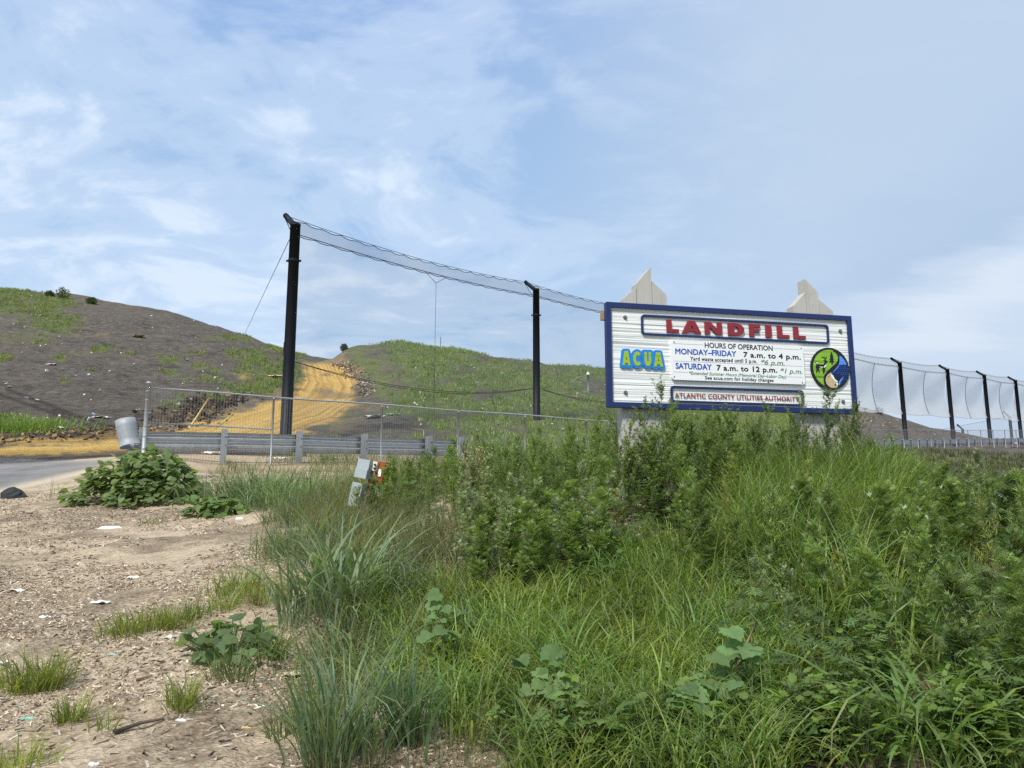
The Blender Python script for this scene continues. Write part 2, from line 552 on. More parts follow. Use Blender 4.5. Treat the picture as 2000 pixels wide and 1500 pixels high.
grn_r = smooth(600, 640, P_) * (1 - smooth(1560, 1640, P_)) * (1 - 0.95 * brn)
grn_r *= 0.72 + 0.28 * smooth(0.3, 0.55, fbm(P_ / 30, Q_ / 12, 31))
green[hz] = np.where(P_ < 598, gl * .8, grn_r)
dk = blobs(DARK, P_, Q_, 23)
for (x0, y0, x1, y1) in [(8, 758, 222, 838), (-10, 768, 215, 846), (100, 800, 290, 852)]:
    yl = y0 + (P_ - x0) * (y1 - y0) / (x1 - x0)
    w_ = 2.2 + 3.0 * fbm(P_ / 9, Q_ / 5, 41, 2)
    dk = np.maximum(dk, 0.95 * np.exp(-((Q_ - yl) / w_) ** 2) * ((P_ > x0) & (P_ < x1)))
dark[hz] = dk
# bank below the far fence: brown-green scrub
fb = front & (gpx > 1560) & (gr > 24) & (gr < 78)
green[fb] = 0.30 + 0.4 * smooth(0.4, 0.65, fbm(GV[fb, 0] / 6, GV[fb, 1] / 6, 51))
# near ground between chips and fence
nb = front & (gr <= 27)
green[nb] = 0.0
dark[nb] = smooth(0.50, 0.66, fbm(GV[nb, 0] / 1.1, GV[nb, 1] / 1.1, 61)) * 0.9
mound = smooth(-0.4, 0.6, GV[:, 0] - (-0.1 * GV[:, 1] + 0.3)) * (gr < 27)
td_all = track_dist(GV[:, 0], GV[:, 1])
# orange sand on the track and spilled along its edges
TRACK_POLY = np.array([at(*c)[:2] for c in [(-300, 873, 26.4), (0, 875, 26), (150, 870, 27), (245, 863, 28.8), (345, 836, 33.3), (420, 812, 36.5), (500, 790, 40.5), (560, 771, 45), (596, 747, 53), (593, 727, 60), (590, 712, 67),
                                        (620, 711, 71), (655, 713, 68), (690, 731, 61), (704, 760, 52), (702, 778, 47), (680, 796, 42.5), (620, 828, 36), (570, 848, 33), (500, 852, 31), (400, 862, 28.8), (245, 880, 26.2), (150, 886, 25.3), (0, 889, 24.4), (-300, 889, 24.6)]])
pd = polydist(GV[hz, 0], GV[hz, 1], TRACK_POLY)
nz_ = fbm(GV[hz, 0] / 1.3, GV[hz, 1] / 1.3, 71) - 0.5
sand[hz] = smooth(-0.55, 0.45, pd + nz_ * 2.0) * 0.97
sand[hz] = np.maximum(sand[hz], 0.30 * np.exp(-(np.minimum(pd, 0) / 1.8) ** 2) * smooth(-.1, .15, nz_))
green[hz] *= 1 - smooth(-.9, .3, pd + nz_)
sandb = blobs([(100, 862, 150, 8, .7), (60, 880, 120, 10, .8), (480, 735, 20, 8, .5), (440, 772, 20, 8, .6), (150, 655, 30, 5, .35), (200, 655, 20, 3, .5), (270, 660, 9, 4, .6), (690, 772, 16, 12, .25), (530, 740, 12, 5, .6)], P_, Q_, 24)
sand[hz] = np.maximum(sand[hz], sandb)

ROAD_POLY = np.array([at(*c)[:2] for c in [(-900, 893, 23.2), (-300, 893, 23.0), (0, 893.5, 22.9), (120, 896, 22.2), (180, 899, 21.6), (235, 903, 20.8), (205, 912, 19.2), (150, 931, 17.4), (80, 948, 16.2), (0, 961, 15.4), (-300, 966, 15.2), (-900, 966, 15.2)]])
fc = GV[GQ].mean(1)
wobx = 0.35 * (fbm(fc[:, 0] / 0.8, fc[:, 1] / 0.8, 81) - 0.5) * 2
woby = 0.35 * (fbm(fc[:, 0] / 0.8, fc[:, 1] / 0.8, 82) - 0.5) * 2
is_track = inpoly(fc[:, 0] + wobx * 1.6, fc[:, 1] + woby * 1.6, TRACK_POLY)
is_road = inpoly(fc[:, 0] + wobx * .6, fc[:, 1] + woby * .6, ROAD_POLY) & ~is_track
fr_ = np.hypot(fc[:, 0], fc[:, 1])
fpx, fpy = project(fc)
hill_far = (fr_ > 25.5) & (fc[:, 1] > 3) & (fr_ < 150)
is_lh = hill_far & ~is_track & (fpx < 600) & (fpx > -900)
is_rh = hill_far & ~is_track & (fpx >= 600) & ((fr_ > 30) & (fpx < 1560) | (fr_ > 95) & (fpx >= 1560)) & (fpx < 2600)
is_g = ~(is_track | is_road | is_lh | is_rh)

# --- materials of the ground
m_soil, t = new_mat('wood_chip_soil')
geo = t.n('ShaderNodeNewGeometry').outputs['Position']
zat = t.n('ShaderNodeAttribute', attribute_name='zone')
zs = t.n('ShaderNodeSeparateColor', {0: zat.outputs['Color']})
zG, zD, zS = zs.outputs
mo = t.n('ShaderNodeAttribute', attribute_name='mound').outputs['Fac']
b1 = t.noise(geo, 2.2, 8, 0.65)
b2 = t.noise(t.scale(geo, (1, 1, 1)), 30, 6, 0.7, 0.6)
b3 = t.n('ShaderNodeTexVoronoi', {'Vector': t.scale(geo, (1, 1.7, 1)), 'Scale': 38.0, 'Randomness': 1.0})
chip = t.ramp(b3.outputs['Color'], [(0.0, (0.069, 0.051, 0.034)), (0.35, (0.217, 0.160, 0.103)), (0.62, (0.355, 0.269, 0.177)), (0.85, (0.491, 0.400, 0.281)), (1.0, (0.629, 0.549, 0.424))])
sandc = t.ramp(b2, [(0.3, (0.332, 0.257, 0.172)), (0.5, (0.538, 0.434, 0.303)), (0.7, (0.686, 0.584, 0.424))])
c = t.mix(t.ramp(b1, [(0.42, 0.85), (0.56, 0.12)]), sandc, chip)
dk = t.ramp(b2, [(0.3, (0.07, 0.052, 0.036)), (0.6, (0.17, 0.125, 0.085))])
c = t.mix(t.math('MULTIPLY', zD, t.ramp(b2, [(0.35, 0.9), (0.65, 0.25)])), c, dk)
shaded_soil = t.ramp(b2, [(0.3, (0.045, 0.036, 0.022)), (0.55, (0.12, 0.095, 0.06)), (0.75, (0.24, 0.19, 0.13))])
c = t.mix(t.math('MULTIPLY', mo, 0.75), c, shaded_soil)  # brown soil darkened in colour to stand for the shade below the weeds
c = t.mix(t.math('MULTIPLY', zS, 0.9), c, t.ramp(b2, [(0.3, (0.34, 0.25, 0.15)), (0.6, (0.52, 0.41, 0.27))]))
c = t.mix(zG, c, t.ramp(b2, [(0.3, (0.045, 0.062, 0.02)), (0.6, (0.10, 0.115, 0.045)), (0.75, (0.17, 0.15, 0.085))]))
hgt = t.math('ADD', t.math('MULTIPLY', b3.outputs['Distance'], 0.5), t.math('MULTIPLY', b2, 0.9))
out(t, surf(t, c, 0.95, 0.1, bump=hgt, bstr=0.9, bdist=0.03))

m_hill, t = new_mat('landfill_mulch')
geo = t.n('ShaderNodeNewGeometry').outputs['Position']
zat = t.n('ShaderNodeAttribute', attribute_name='zone')
zs = t.n('ShaderNodeSeparateColor', {0: zat.outputs['Color']})
zG, zD, zS = zs.outputs
b1 = t.noise(geo, 0.16, 7, 0.65)
b2 = t.noise(geo, 2.6, 9, 0.82, 0.4)
b4 = t.noise(geo, 7.0, 5, 0.7)
mul = t.ramp(b2, [(0.30, (0.030, 0.026, 0.022)), (0.42, (0.085, 0.076, 0.066)), (0.54, (0.145, 0.130, 0.112)), (0.66, (0.235, 0.212, 0.185)), (0.76, (0.34, 0.31, 0.27))])
mul = t.mix(t.ramp(b1, [(0.35, 0.0), (0.65, 0.55)]), mul, t.ramp(b2, [(0.3, (0.085, 0.066, 0.050)), (0.6, (0.20, 0.165, 0.128))]))
big_ = t.noise(geo, 0.45, 5, 0.7, 0.8)
mul = t.mix(t.ramp(big_, [(0.34, 0.62), (0.47, 0.0)]), mul, (0.045, 0.039, 0.034))
mul = t.mix(t.ramp(big_, [(0.56, 0.0), (0.72, 0.42)]), mul, (0.26, 0.235, 0.205))
bits = t.ramp(b4, [(0.72, 0.0), (0.76, 0.8)])
mul = t.mix(bits, mul, (0.52, 0.50, 0.46))
mul = t.mix(t.math('MULTIPLY', zD, 0.9), mul, t.ramp(b2, [(0.3, (0.022, 0.018, 0.015)), (0.65, (0.075, 0.06, 0.048))]))
rut = t.n('ShaderNodeAttribute', attribute_name='rut')
rs = t.n('ShaderNodeSeparateColor', {0: rut.outputs['Color']})
along = t.n('ShaderNodeCombineXYZ', {0: t.math('MULTIPLY', rs.outputs[0], 26.0), 1: t.math('MULTIPLY', rs.outputs[1], 3.0), 2: 0.0}).outputs[0]
b3 = t.noise(along, 1.0, 5, 0.6, 0.4)
sa = t.ramp(b3, [(0.25, (0.371, 0.217, 0.058)), (0.42, (0.563, 0.349, 0.097)), (0.55, (0.699, 0.460, 0.143)), (0.75, (0.788, 0.566, 0.231))])
sa = t.mix(t.ramp(b2, [(0.35, 0.25), (0.50, 0.0)]), sa, (0.371, 0.222, 0.065))
sa = t.mix(t.ramp(b1, [(0.64, 0.0), (0.74, 0.5)]), sa, (0.305, 0.227, 0.129))
sa = t.mix(rs.outputs[2], sa, t.ramp(b2, [(0.3, (0.192, 0.144, 0.083)), (0.7, (0.349, 0.277, 0.166))]))
zS = t.math('ADD', zS, t.math('MULTIPLY', t.math('SUBTRACT', b2, 0.5), t.math('MULTIPLY', t.math('MULTIPLY', zS, t.math('SUBTRACT', 1.0, zS)), 5.0)), clamp=True)
mul = t.mix(zS, mul, sa)
gr_ = t.ramp(t.noise(geo, 1.6, 6, 0.7), [(0.3, (0.085, 0.112, 0.038)), (0.5, (0.150, 0.185, 0.062)), (0.7, (0.205, 0.235, 0.088))])
gf = t.math('MULTIPLY', zG, t.ramp(b2, [(0.30, 0.55), (0.5, 1.0)]))
mul = t.mix(gf, mul, gr_)

out(t, surf(t, mul, 0.95, 0.08, bump=t.math('ADD', b2, t.math('MULTIPLY', b4, 0.5)), bstr=1.0, bdist=0.22))

m_asph, t = new_mat('worn_asphalt')
geo = t.n('ShaderNodeNewGeometry').outputs['Position']
b1 = t.noise(geo, 0.7, 6, 0.65)
b2 = t.noise(geo, 60, 4, 0.7)
edge = t.n('ShaderNodeAttribute', attribute_name='zone')
c = t.mix(b2, (0.085, 0.088, 0.095), (0.17, 0.172, 0.178))
c = t.mix(t.ramp(b1, [(0.42, 0.0), (0.70, 0.75)]), c, (0.30, 0.275, 0.235))
es = t.n('ShaderNodeSeparateColor', {0: edge.outputs['Color']})
c = t.mix(es.outputs[2], c, (0.46, 0.385, 0.27))
out(t, surf(t, c, 0.9, 0.2, bump=b2, bstr=0.3, bdist=0.01))


def sub(name, mask, mat, extra=None, **tags):
    q = GQ[mask]
    u, inv = np.unique(q, return_inverse=True)
    cols = {'zone': np.stack([green, dark, sand], 1)[u]}
    for k_, v_ in (extra or {}).items():
        cols[k_] = v_[u]
    mi = None
    if isinstance(mat, list):      # beyond the bank the ground is covered like the hills
        mi = (fr_[mask] > 26.5).astype(np.int32)
    o = mk(name, GV[u], inv.reshape(q.shape), mat, colors=cols, smoothf=True, matidx=mi)
    tag(o, kind='structure', **tags)
    return o


mnd = np.stack([mound] * 3, 1)
seg = np.hypot(GV[:, 0], GV[:, 1]) / 60.0
grey_top = smooth(716, 706, gpy) * (gr > 40) * front
grey_bits = blobs([(630, 764, 26, 6, .8), (640, 732, 12, 4, .9), (665, 772, 45, 7, .7), (700, 768, 14, 20, .8), (655, 775, 40, 4, .6)], gpx, gpy, 25) * (gr > 38) * front
rutc = np.stack([td_all / 6.0 + 0.5, seg, np.maximum(grey_top, grey_bits)], 1)
# sand dust along the edges of the asphalt
rc = np.array([at(*c)[:2] for c in [(-300, 893, 23), (0, 893, 23), (180, 899, 21.6)]])
ed = np.minimum(np.abs(gpy - 894), np.abs(gpy - (961 - np.clip(gpx, 0, 205) * 0.235)))
roadm = front & (gr > 14) & (gr < 25)
sand_r = sand.copy()
sand_r[roadm] = np.exp(-(ed[roadm] / 7.0) ** 2) * 0.95
sand = np.where(roadm, sand_r, sand)
sub('ground', is_g, [m_soil, m_hill], {'mound': mnd, 'rut': rutc}, label='pale wood chip and sandy ground in front of the fence', cat='ground')
sub('asphalt_road', is_road, m_asph, label='grey asphalt road entering from the left before the dark hill', cat='road')
sub('sand_track', is_track, m_hill, {'rut': rutc}, label='orange sandy haul track curving up between the two hills', cat='track')
sub('hill', is_lh, m_hill, {'rut': rutc}, label='dark mulch covered landfill hill on the left of the sandy track', cat='hill')
sub('hill', is_rh, m_hill, {'rut': rutc}, label='grassy landfill hill behind the fence and the sign', cat='hill')
# ------------------------------------------------------------------ metals
m_galv = simple('galvanised_steel', (0.34, 0.36, 0.36), 0.55, 0.4, 0.3, 0.22, 9.0)
m_zinc = simple('spangled_zinc', (0.30, 0.325, 0.34), 0.6, 0.4, 0.25, 0.38, 22.0)
m_rail = simple('guardrail_steel', (0.60, 0.61, 0.61), 0.27, 0.5, 0.97, 0.22, 5.0)
m_wire = simple('fence_wire', (0.26, 0.26, 0.255), 0.5, 0.4, 0.3, 0.1, 5.0)
m_pole = simple('black_coated_steel', (0.0065, 0.0085, 0.0125), 0.55, 0.22, 0.0, 0.35, 3.0)
m_rope = simple('dark_rope', (0.03, 0.032, 0.036), 0.8, 0.1)
m_rust = simple('rusty_steel', (0.30, 0.10, 0.035), 0.85, 0.15, 0.0, 0.5, 14.0)
m_yel = simple('yellow_lath', (0.62, 0.50, 0.20), 0.7, 0.2)


def fence_axis(px, Y):
    p = at(px, 800, Y)
    return np.array([p[0], p[1]])


def level_pt(px, py, Y):
    return at(px, py, Y)


# ------------------------------------------------------------------ chain link fence
FD = np.array([0.8535, 0.521])
F0 = at(290, 757, 18.7)
fpos = [0.0, 3.05, 6.12, 8.58, 10.97, 13.4, 15.6]
def ftop(s):
    return 4.50 + 0.0 * s
root = thing('chain_link_fence', (F0[0], F0[1], H1(F0[0], F0[1])), 'galvanised chain link fence with thick end post and mid rail in front of the guardrail', 'fence')
for k, s in enumerate(fpos):
    p = F0[:2] + FD * s
    g = H1(p[0], p[1]) - 0.15
    b = MB()
    tp = 4.50 + (0.115 if k == 0 else -0.03)
    rad = 0.052 if k == 0 else 0.030
    b.tube([[p[0], p[1], g], [p[0], p[1], tp]], rad, 14)
    if k == 0:
        b.tube([[p[0], p[1], tp], [p[0], p[1], tp + .03], [p[0], p[1], tp + .045]], [rad * 1.1, rad * 1.0, rad * .45], 14)
    else:
        b.tube([[p[0], p[1], tp - .02], [p[0], p[1], tp + .035]], [rad * 1.25, rad * 1.1], 10)
    po = b.build('post', m_galv, root, True)
    if k == 0:
        for zb in (4.42, 4.2, 3.87, 3.55, 3.3, 3.0):
            bb = MB(); bb.tube([[p[0], p[1], zb - .012], [p[0], p[1], zb + .012]], rad + .006, 14)
            bb.box([p[0] + FD[0] * .06, p[1] + FD[1] * .06, zb], [.05, .01, .022], [[FD[0], FD[1], 0], [-FD[1], FD[0], 0], [0, 0, 1]])
            bb.build('tension_band', m_zinc, po)
b = MB(); pts = [[*(F0[:2] + FD * s), 4.50 + .012 * math.sin(s * 1.3)] for s in np.linspace(0.05, 15.6, 30)]
b.tube(pts, 0.023, 8); b.build('top_rail', m_galv, root, True)
b = MB(); b.tube([[*(F0[:2] + FD * .05), 3.64], [*(F0[:2] + FD * 3.05), 3.64]], 0.021, 8); b.build('mid_rail', m_galv, root, True)
b = MB(); b.tube([[*(F0[:2] + FD * 1.3), 2.95], [*(F0[:2] + FD * 3.05), 3.62]], 0.005, 5); b.build('truss_rod', m_galv, root)


def chain_mesh(p0, dvec, length, zt, zbf, off, wire=0.0023, pitch=0.0707):
    """diamond mesh from zigzag wires"""
    nW = int(length / pitch)
    nrm = np.array([dvec[1], -dvec[0]])
    hh = pitch
    Vs = []; Fs = []; n0 = 0
    for side in (0, 1):
        s0 = np.arange(nW) * pitch
        zb = np.array([zbf(s) for s in s0])
        nseg = int((zt - zb.min()) / (hh / 2))
        i = np.arange(nseg + 1)
        z = zt - i * hh / 2
        x = s0[:, None] + ((i[None] + side) % 2) * pitch / 2 + side * 0 
        zz_ = np.maximum(np.broadcast_to(z[None], x.shape), zb[:, None])
        # three sided wire
        for kk in range(1):
            offs = [(-wire, wire * .8), (wire, wire * .8), (0, -wire)]
            ring = []
            for (a, c_) in offs:
                sx = x + a
                px_ = p0[0] + dvec[0] * sx + nrm[0] * (off + c_ + side * .002)
                py_ = p0[1] + dvec[1] * sx + nrm[1] * (off + c_ + side * .002)
                ring.append(np.stack([px_, py_, zz_], -1))
            ring = np.stack(ring, 2)  # W, seg, 3, 3
            w_, s_, k_, _ = ring.shape
            V = ring.reshape(-1, 3)
            wi = np.arange(w_)[:, None, None] * s_ * k_; si = np.arange(s_ - 1)[None, :, None] * k_; ki = np.arange(k_)[None, None]
            a0 = wi + si + ki; a1 = wi + si + (ki + 1) % k_
            Q = np.stack([a0, a1, a1 + k_, a0 + k_], -1).reshape(-1, 4)
            Vs.append(V); Fs.append(Q + n0); n0 += len(V)
    return np.concatenate(Vs), np.concatenate(Fs)


V, Q = chain_mesh(F0[:2], FD, 15.6, 4.51, lambda s: H1(*(F0[:2] + FD * s)) + .03, 0.03)
mk('wire_mesh', V, Q, m_wire, root)

# ------------------------------------------------------------------ guardrail (thrie beam seen from behind)
PROF = [(0.0, 0.506), (0.06, 0.492), (0.095, 0.450), (0.090, 0.428), (0.008, 0.362), (0.0, 0.345), (0.012, 0.328), (0.092, 0.265), (0.092, 0.240), (0.012, 0.178), (0.0, 0.160), (0.008, 0.143), (0.090, 0.080), (0.095, 0.056), (0.06, 0.014), (0.0, 0.0)]


def beam(b, path, zfun, scale=1.0):
    """path of (x, y); corrugated sheet, ridges pointing away from the viewer side"""
    path = np.asarray(path, float)
    T = np.gradient(path, axis=0); T /= np.linalg.norm(T, axis=1)[:, None]
    N = np.stack([-T[:, 1], T[:, 0]], 1)
    n = len(path); k = len(PROF)
    V = []
    for th in (0.0, 0.004):
        for i in range(n):
            for (d, z) in PROF:
                V.append([*(path[i] + N[i] * (d + th)), zfun(i) + z * scale])
    V = np.array(V)
    i = np.arange(n - 1)[:, None] * k; j = np.arange(k - 1)[None]
    q = np.stack([i + j, i + j + 1, i + k + j + 1, i + k + j], -1).reshape(-1, 4)
    b.add(V, [q[:, ::-1], q + n * k])


def ipost(b, p, z0, z1, dvec, w=0.15, d=0.20):
    ax = [[dvec[0], dvec[1], 0], [-dvec[1], dvec[0], 0], [0, 0, 1]]
    nrm = np.array([-dvec[1], dvec[0]])
    zc = (z0 + z1) / 2; h = z1 - z0
    c = np.array([p[0], p[1]])
    b.box([*(c - nrm * (d / 2)), zc], [w, .009, h], ax)
    b.box([*(c + nrm * (d / 2)), zc], [w, .009, h], ax)
    b.box([*c, zc - .003], [.008, d - .02, h], ax)


GP = [at(px, 850, Y)[:2] for px, Y in ((277, 19.75), (438, 20.6), (585, 21.4), (712, 22.25), (838, 23.2), (900, 23.8))]
GP = np.array(GP)
root = thing('guardrail', (GP[0][0], GP[0][1], H1(*GP[0])), 'near galvanised guardrail with rounded end behind the chain link fence', 'guardrail')
gtop = [3.55, 3.60, 3.62, 3.63, 3.66, 3.68]
dG = np.gradient(GP, axis=0); dG /= np.linalg.norm(dG, axis=1)[:, None]
for k in range(len(GP)):
    b = MB()
    g0 = H1(*GP[k]) - .3
    ipost(b, GP[k], g0, gtop[k] + .07, dG[k])
    po = b.build('post', m_zinc, root)
    nrm = np.array([-dG[k][1], dG[k][0]])
    b = MB()
    for dz_ in (-.14, -.36):
        c = GP[k] - nrm * .106 + dG[k] * .035
        b.tube([[*(c - nrm * .012), gtop[k] + dz_], [*(c + nrm * .01), gtop[k] + dz_]], .016, 6)
    b.build('bolt', m_rope, po)
sp_ = np.linspace(0, len(GP) - 1, 40)
path = np.stack([np.interp(sp_, range(len(GP)), GP[:, 0]), np.interp(sp_, range(len(GP)), GP[:, 1])], 1)
nrm = np.array([-dG[0][1], dG[0][0]])
pathb = path + np.array([-np.gradient(path[:, 1]), np.gradient(path[:, 0])]).T * 0 + nrm * 0.115
first = pathb[0] - dG[0] * .32
pathb = np.concatenate([[first], pathb])
ztop = np.interp(np.concatenate([[-.3], sp_]), range(len(GP)), gtop)
b = MB(); beam(b, pathb, lambda i: ztop[i] - .52)
b.build('beam', m_rail, root)
# rounded buffer end: a bent sheet hanging askew at the end of the beam
ec = at(250, 846, 19.45)
a = np.linspace(R(-75), R(190), 26)
rad = 0.25
tilt = Matrix.Rotation(R(-17), 3, Vector((0.25, 1, 0)).normalized())
V = []
for th in (rad, rad - .006):
    for zz_ in np.linspace(-.35, .35, 5):
        for t_ in a:
            p = Vector((th * math.sin(t_ + R(165)), th * math.cos(t_ + R(165)), zz_))
            p.rotate(tilt)
            V.append([ec[0] + p.x, ec[1] + p.y, ec[2] + p.z])
k = len(a); n = 5
i = np.arange(n - 1)[:, None] * k; j = np.arange(k - 1)[None]
q = np.stack([i + j, i + j + 1, i + k + j + 1, i + k + j], -1).reshape(-1, 4)
rim = []
for rowi in (0, n - 1):
    jj = np.arange(k - 1); rim.append(np.stack([rowi * k + jj, rowi * k + jj + 1, n * k + rowi * k + jj + 1, n * k + rowi * k + jj], 1))
mk('end_section', V, [q, q[:, ::-1] + n * k] + rim, m_zinc, root, smoothf=True)

# ------------------------------------------------------------------ far fence and guardrail along the upper ground
def far_line(pxs, Ys):
    P = np.array([at(px, 870, Y)[:2] for px, Y in zip(pxs, Ys)])
    return P


FL = far_line([1190, 1450, 1690, 1760, 1880, 2000, 2130], [27.5, 50, 70, 75, 84, 93, 104])
seglen = np.concatenate([[0], np.cumsum(np.linalg.norm(np.diff(FL, axis=0), axis=1))])
def fl(s):
    return np.array([np.interp(s, seglen, FL[:, 0]), np.interp(s, seglen, FL[:, 1])])
topz = lambda p: np.interp(p[1], [27.5, 50, 70, 75, 84, 93, 104], [4.6, 6.6, 8.56, 9.05, 9.93, 10.83, 11.9])
root = thing('chain_link_fence', (*fl(0), H1(*fl(0))), 'distant chain link fence with many thin posts running past the right edge of the sign', 'fence')
ss = np.arange(2.0, seglen[-1], 3.05)
for s in ss:
    p = fl(s)
    if 1250 < project([[p[0], p[1], 8]])[0][0] < 1640:
        continue
    b = MB(); b.tube([[*p, topz(p) - 2.05], [*p, topz(p)]], .032, 6); b.build('post', m_galv, root, True)
b = MB(); b.tube([[*fl(s), topz(fl(s))] for s in np.linspace(0, seglen[-1], 40)], .026, 6); b.build('top_rail', m_galv, root, True)


def veil_mat(name, col, alpha, trans=0.5, pat=None):
    m, t = new_mat(name)
    d = t.n('ShaderNodeBsdfDiffuse', {0: (*col, 1)})
    tl = t.n('ShaderNodeBsdfTranslucent', {0: (*col, 1)})
    mx = t.n('ShaderNodeMixShader', {0: trans, 1: d.outputs[0], 2: tl.outputs[0]})
    tp = t.n('ShaderNodeBsdfTransparent')
    f = alpha
    if pat:
        uv = t.n('ShaderNodeNewGeometry').outputs['Position']
        f = t.n('ShaderNodeMapRange', {0: t.noise(uv, pat, 4, 0.6), 1: .3, 2: .7, 3: alpha * .6, 4: alpha * 1.4}).outputs[0]
    o_ = t.n('ShaderNodeMixShader', {0: f, 1: tp.outputs[0], 2: mx.outputs[0]})
    out(t, o_.outputs[0])
    return m


m_veilf = veil_mat('distant_wire_mesh', (0.42, 0.43, 0.43), 0.16)
sx = np.linspace(0, seglen[-1], 60)
tpz = np.array([topz(fl(s)) for s in sx]); xy = np.array([fl(s) for s in sx])
V = np.concatenate([np.c_[xy, tpz], np.c_[xy, tpz - 1.9]])
i = np.arange(59)
mk('wire_mesh', V, np.stack([i, i + 1, i + 61, i + 60], 1), m_veilf, root)
# guardrail in front of it
dF = np.gradient(FL, axis=0); dF /= np.linalg.norm(dF, axis=1)[:, None]
def gl(s):
    p = fl(s); e = 0.05
    d = fl(min(s + e, seglen[-1])) - fl(s - e); d /= np.linalg.norm(d)
    return p + np.array([-d[1], d[0]]) * 1.2, d
s0 = np.interp(1735, [1190, 1450, 1690, 1760, 1880, 2000, 2130], seglen)
root = thing('guardrail', (*gl(s0)[0], H1(*gl(s0)[0])), 'distant guardrail with closely spaced posts on the bank right of the sign', 'guardrail')
grz = lambda p: topz(p) - .98
sg = np.arange(s0, seglen[-1], 1.905)
for s in sg:
    p, d = gl(s)
    b = MB(); ipost(b, p, grz(p) - .9, grz(p) + .05, d, .16, .2); b.build('post', m_zinc, root)
pth = np.array([gl(s)[0] - np.array([gl(s)[1][1], -gl(s)[1][0]]) * -.115 for s in sg])
b = MB(); beam(b, pth, lambda i: grz(pth[i]) - .53); b.build('beam', m_rail, root)

# ------------------------------------------------------------------ litter net poles and nets
ARM = np.array([-0.61, 0.61, 0.66])
POLES = [(577, 440, 30.0, 0.222), (1047, 566, 43.0, 0.205)]
C1, C2 = at(1047, 566, 43.0), at(1757, 709, 81.0)
for k in (1, 2, 3):
    q_ = C1 + (C2 - C1) * k / 4
    POLES.append((None, q_, q_[1], 0.2))
POLES += [(1757, 709, 81.0, 0.235), (1850, 722, 90.0, 0.235), (1922, 733, 98.0, 0.235), (1983, 743.5, 106.0, 0.235)]
tops = []
lab = ['tall black net pole with a canted arm and guy wire, left of the sandy track', 'black net pole with a canted arm just left of the sign',
       None, None, None, 'first black net pole right of the sign, standing behind the far fence', 'second black net pole right of the sign along the white net',
       'third black net pole right of the sign along the white net', 'fourth black net pole right of the sign near the photo edge']
for k, pp in enumerate(POLES):
    top = at(pp[0], pp[1], pp[2]) if pp[0] is not None else pp[1]
    tops.append(top)
    if pp[0] is None:
        continue          # behind the sign
    rad = pp[3]
    g = H1(top[0], top[1])
    root = thing('net_pole', (top[0], top[1], g), lab[k], 'net pole', 'net poles along the landfill')
    b = MB()
    b.tube([[top[0], top[1], g - .4], [top[0], top[1], g + (top[2] - g) * .35], [top[0], top[1], top[2]]], [rad * 1.02, rad, rad * .92], 20)
    sh = b.build('shaft', m_pole, root, True)
    b = MB()
    tip = top + ARM * 1.0
    b.tube([top + np.array([.05, -.05, -.12]), tip], [rad * .62, rad * .52], 12)
    b.tube([top + np.array([0, 0, -.02]), top + np.array([0, 0, .05])], rad * .96, 20)
    b.build('arm', m_pole, root, True)
    b = MB()
    b.tube([top + np.array([-.2, .2, -.25]), tip + np.array([-.03, .03, -.1])], .018, 6)
    b.build('arm_cable', m_rope, root)
    for zz_ in ((-1.55,) if k < 2 else ()):
        b = MB(); b.tube([top + np.array([0, 0, zz_]), top + np.array([0, 0, zz_ + .09])], rad * 1.02, 20)
        b.box(top + np.array([rad + .03, 0, zz_ + .04]), [.1, .05, .08]); b.box(top + np.array([-rad - .03, 0, zz_ + .04]), [.1, .05, .08])
        b.build('band', m_pole, root)
    if k == 0:
        e = at(478, 652, 66)
        b = MB(); b.tube([top + np.array([-.15, 0, -.45]), e], .014, 5); b.build('guy_wire', m_rope, root)

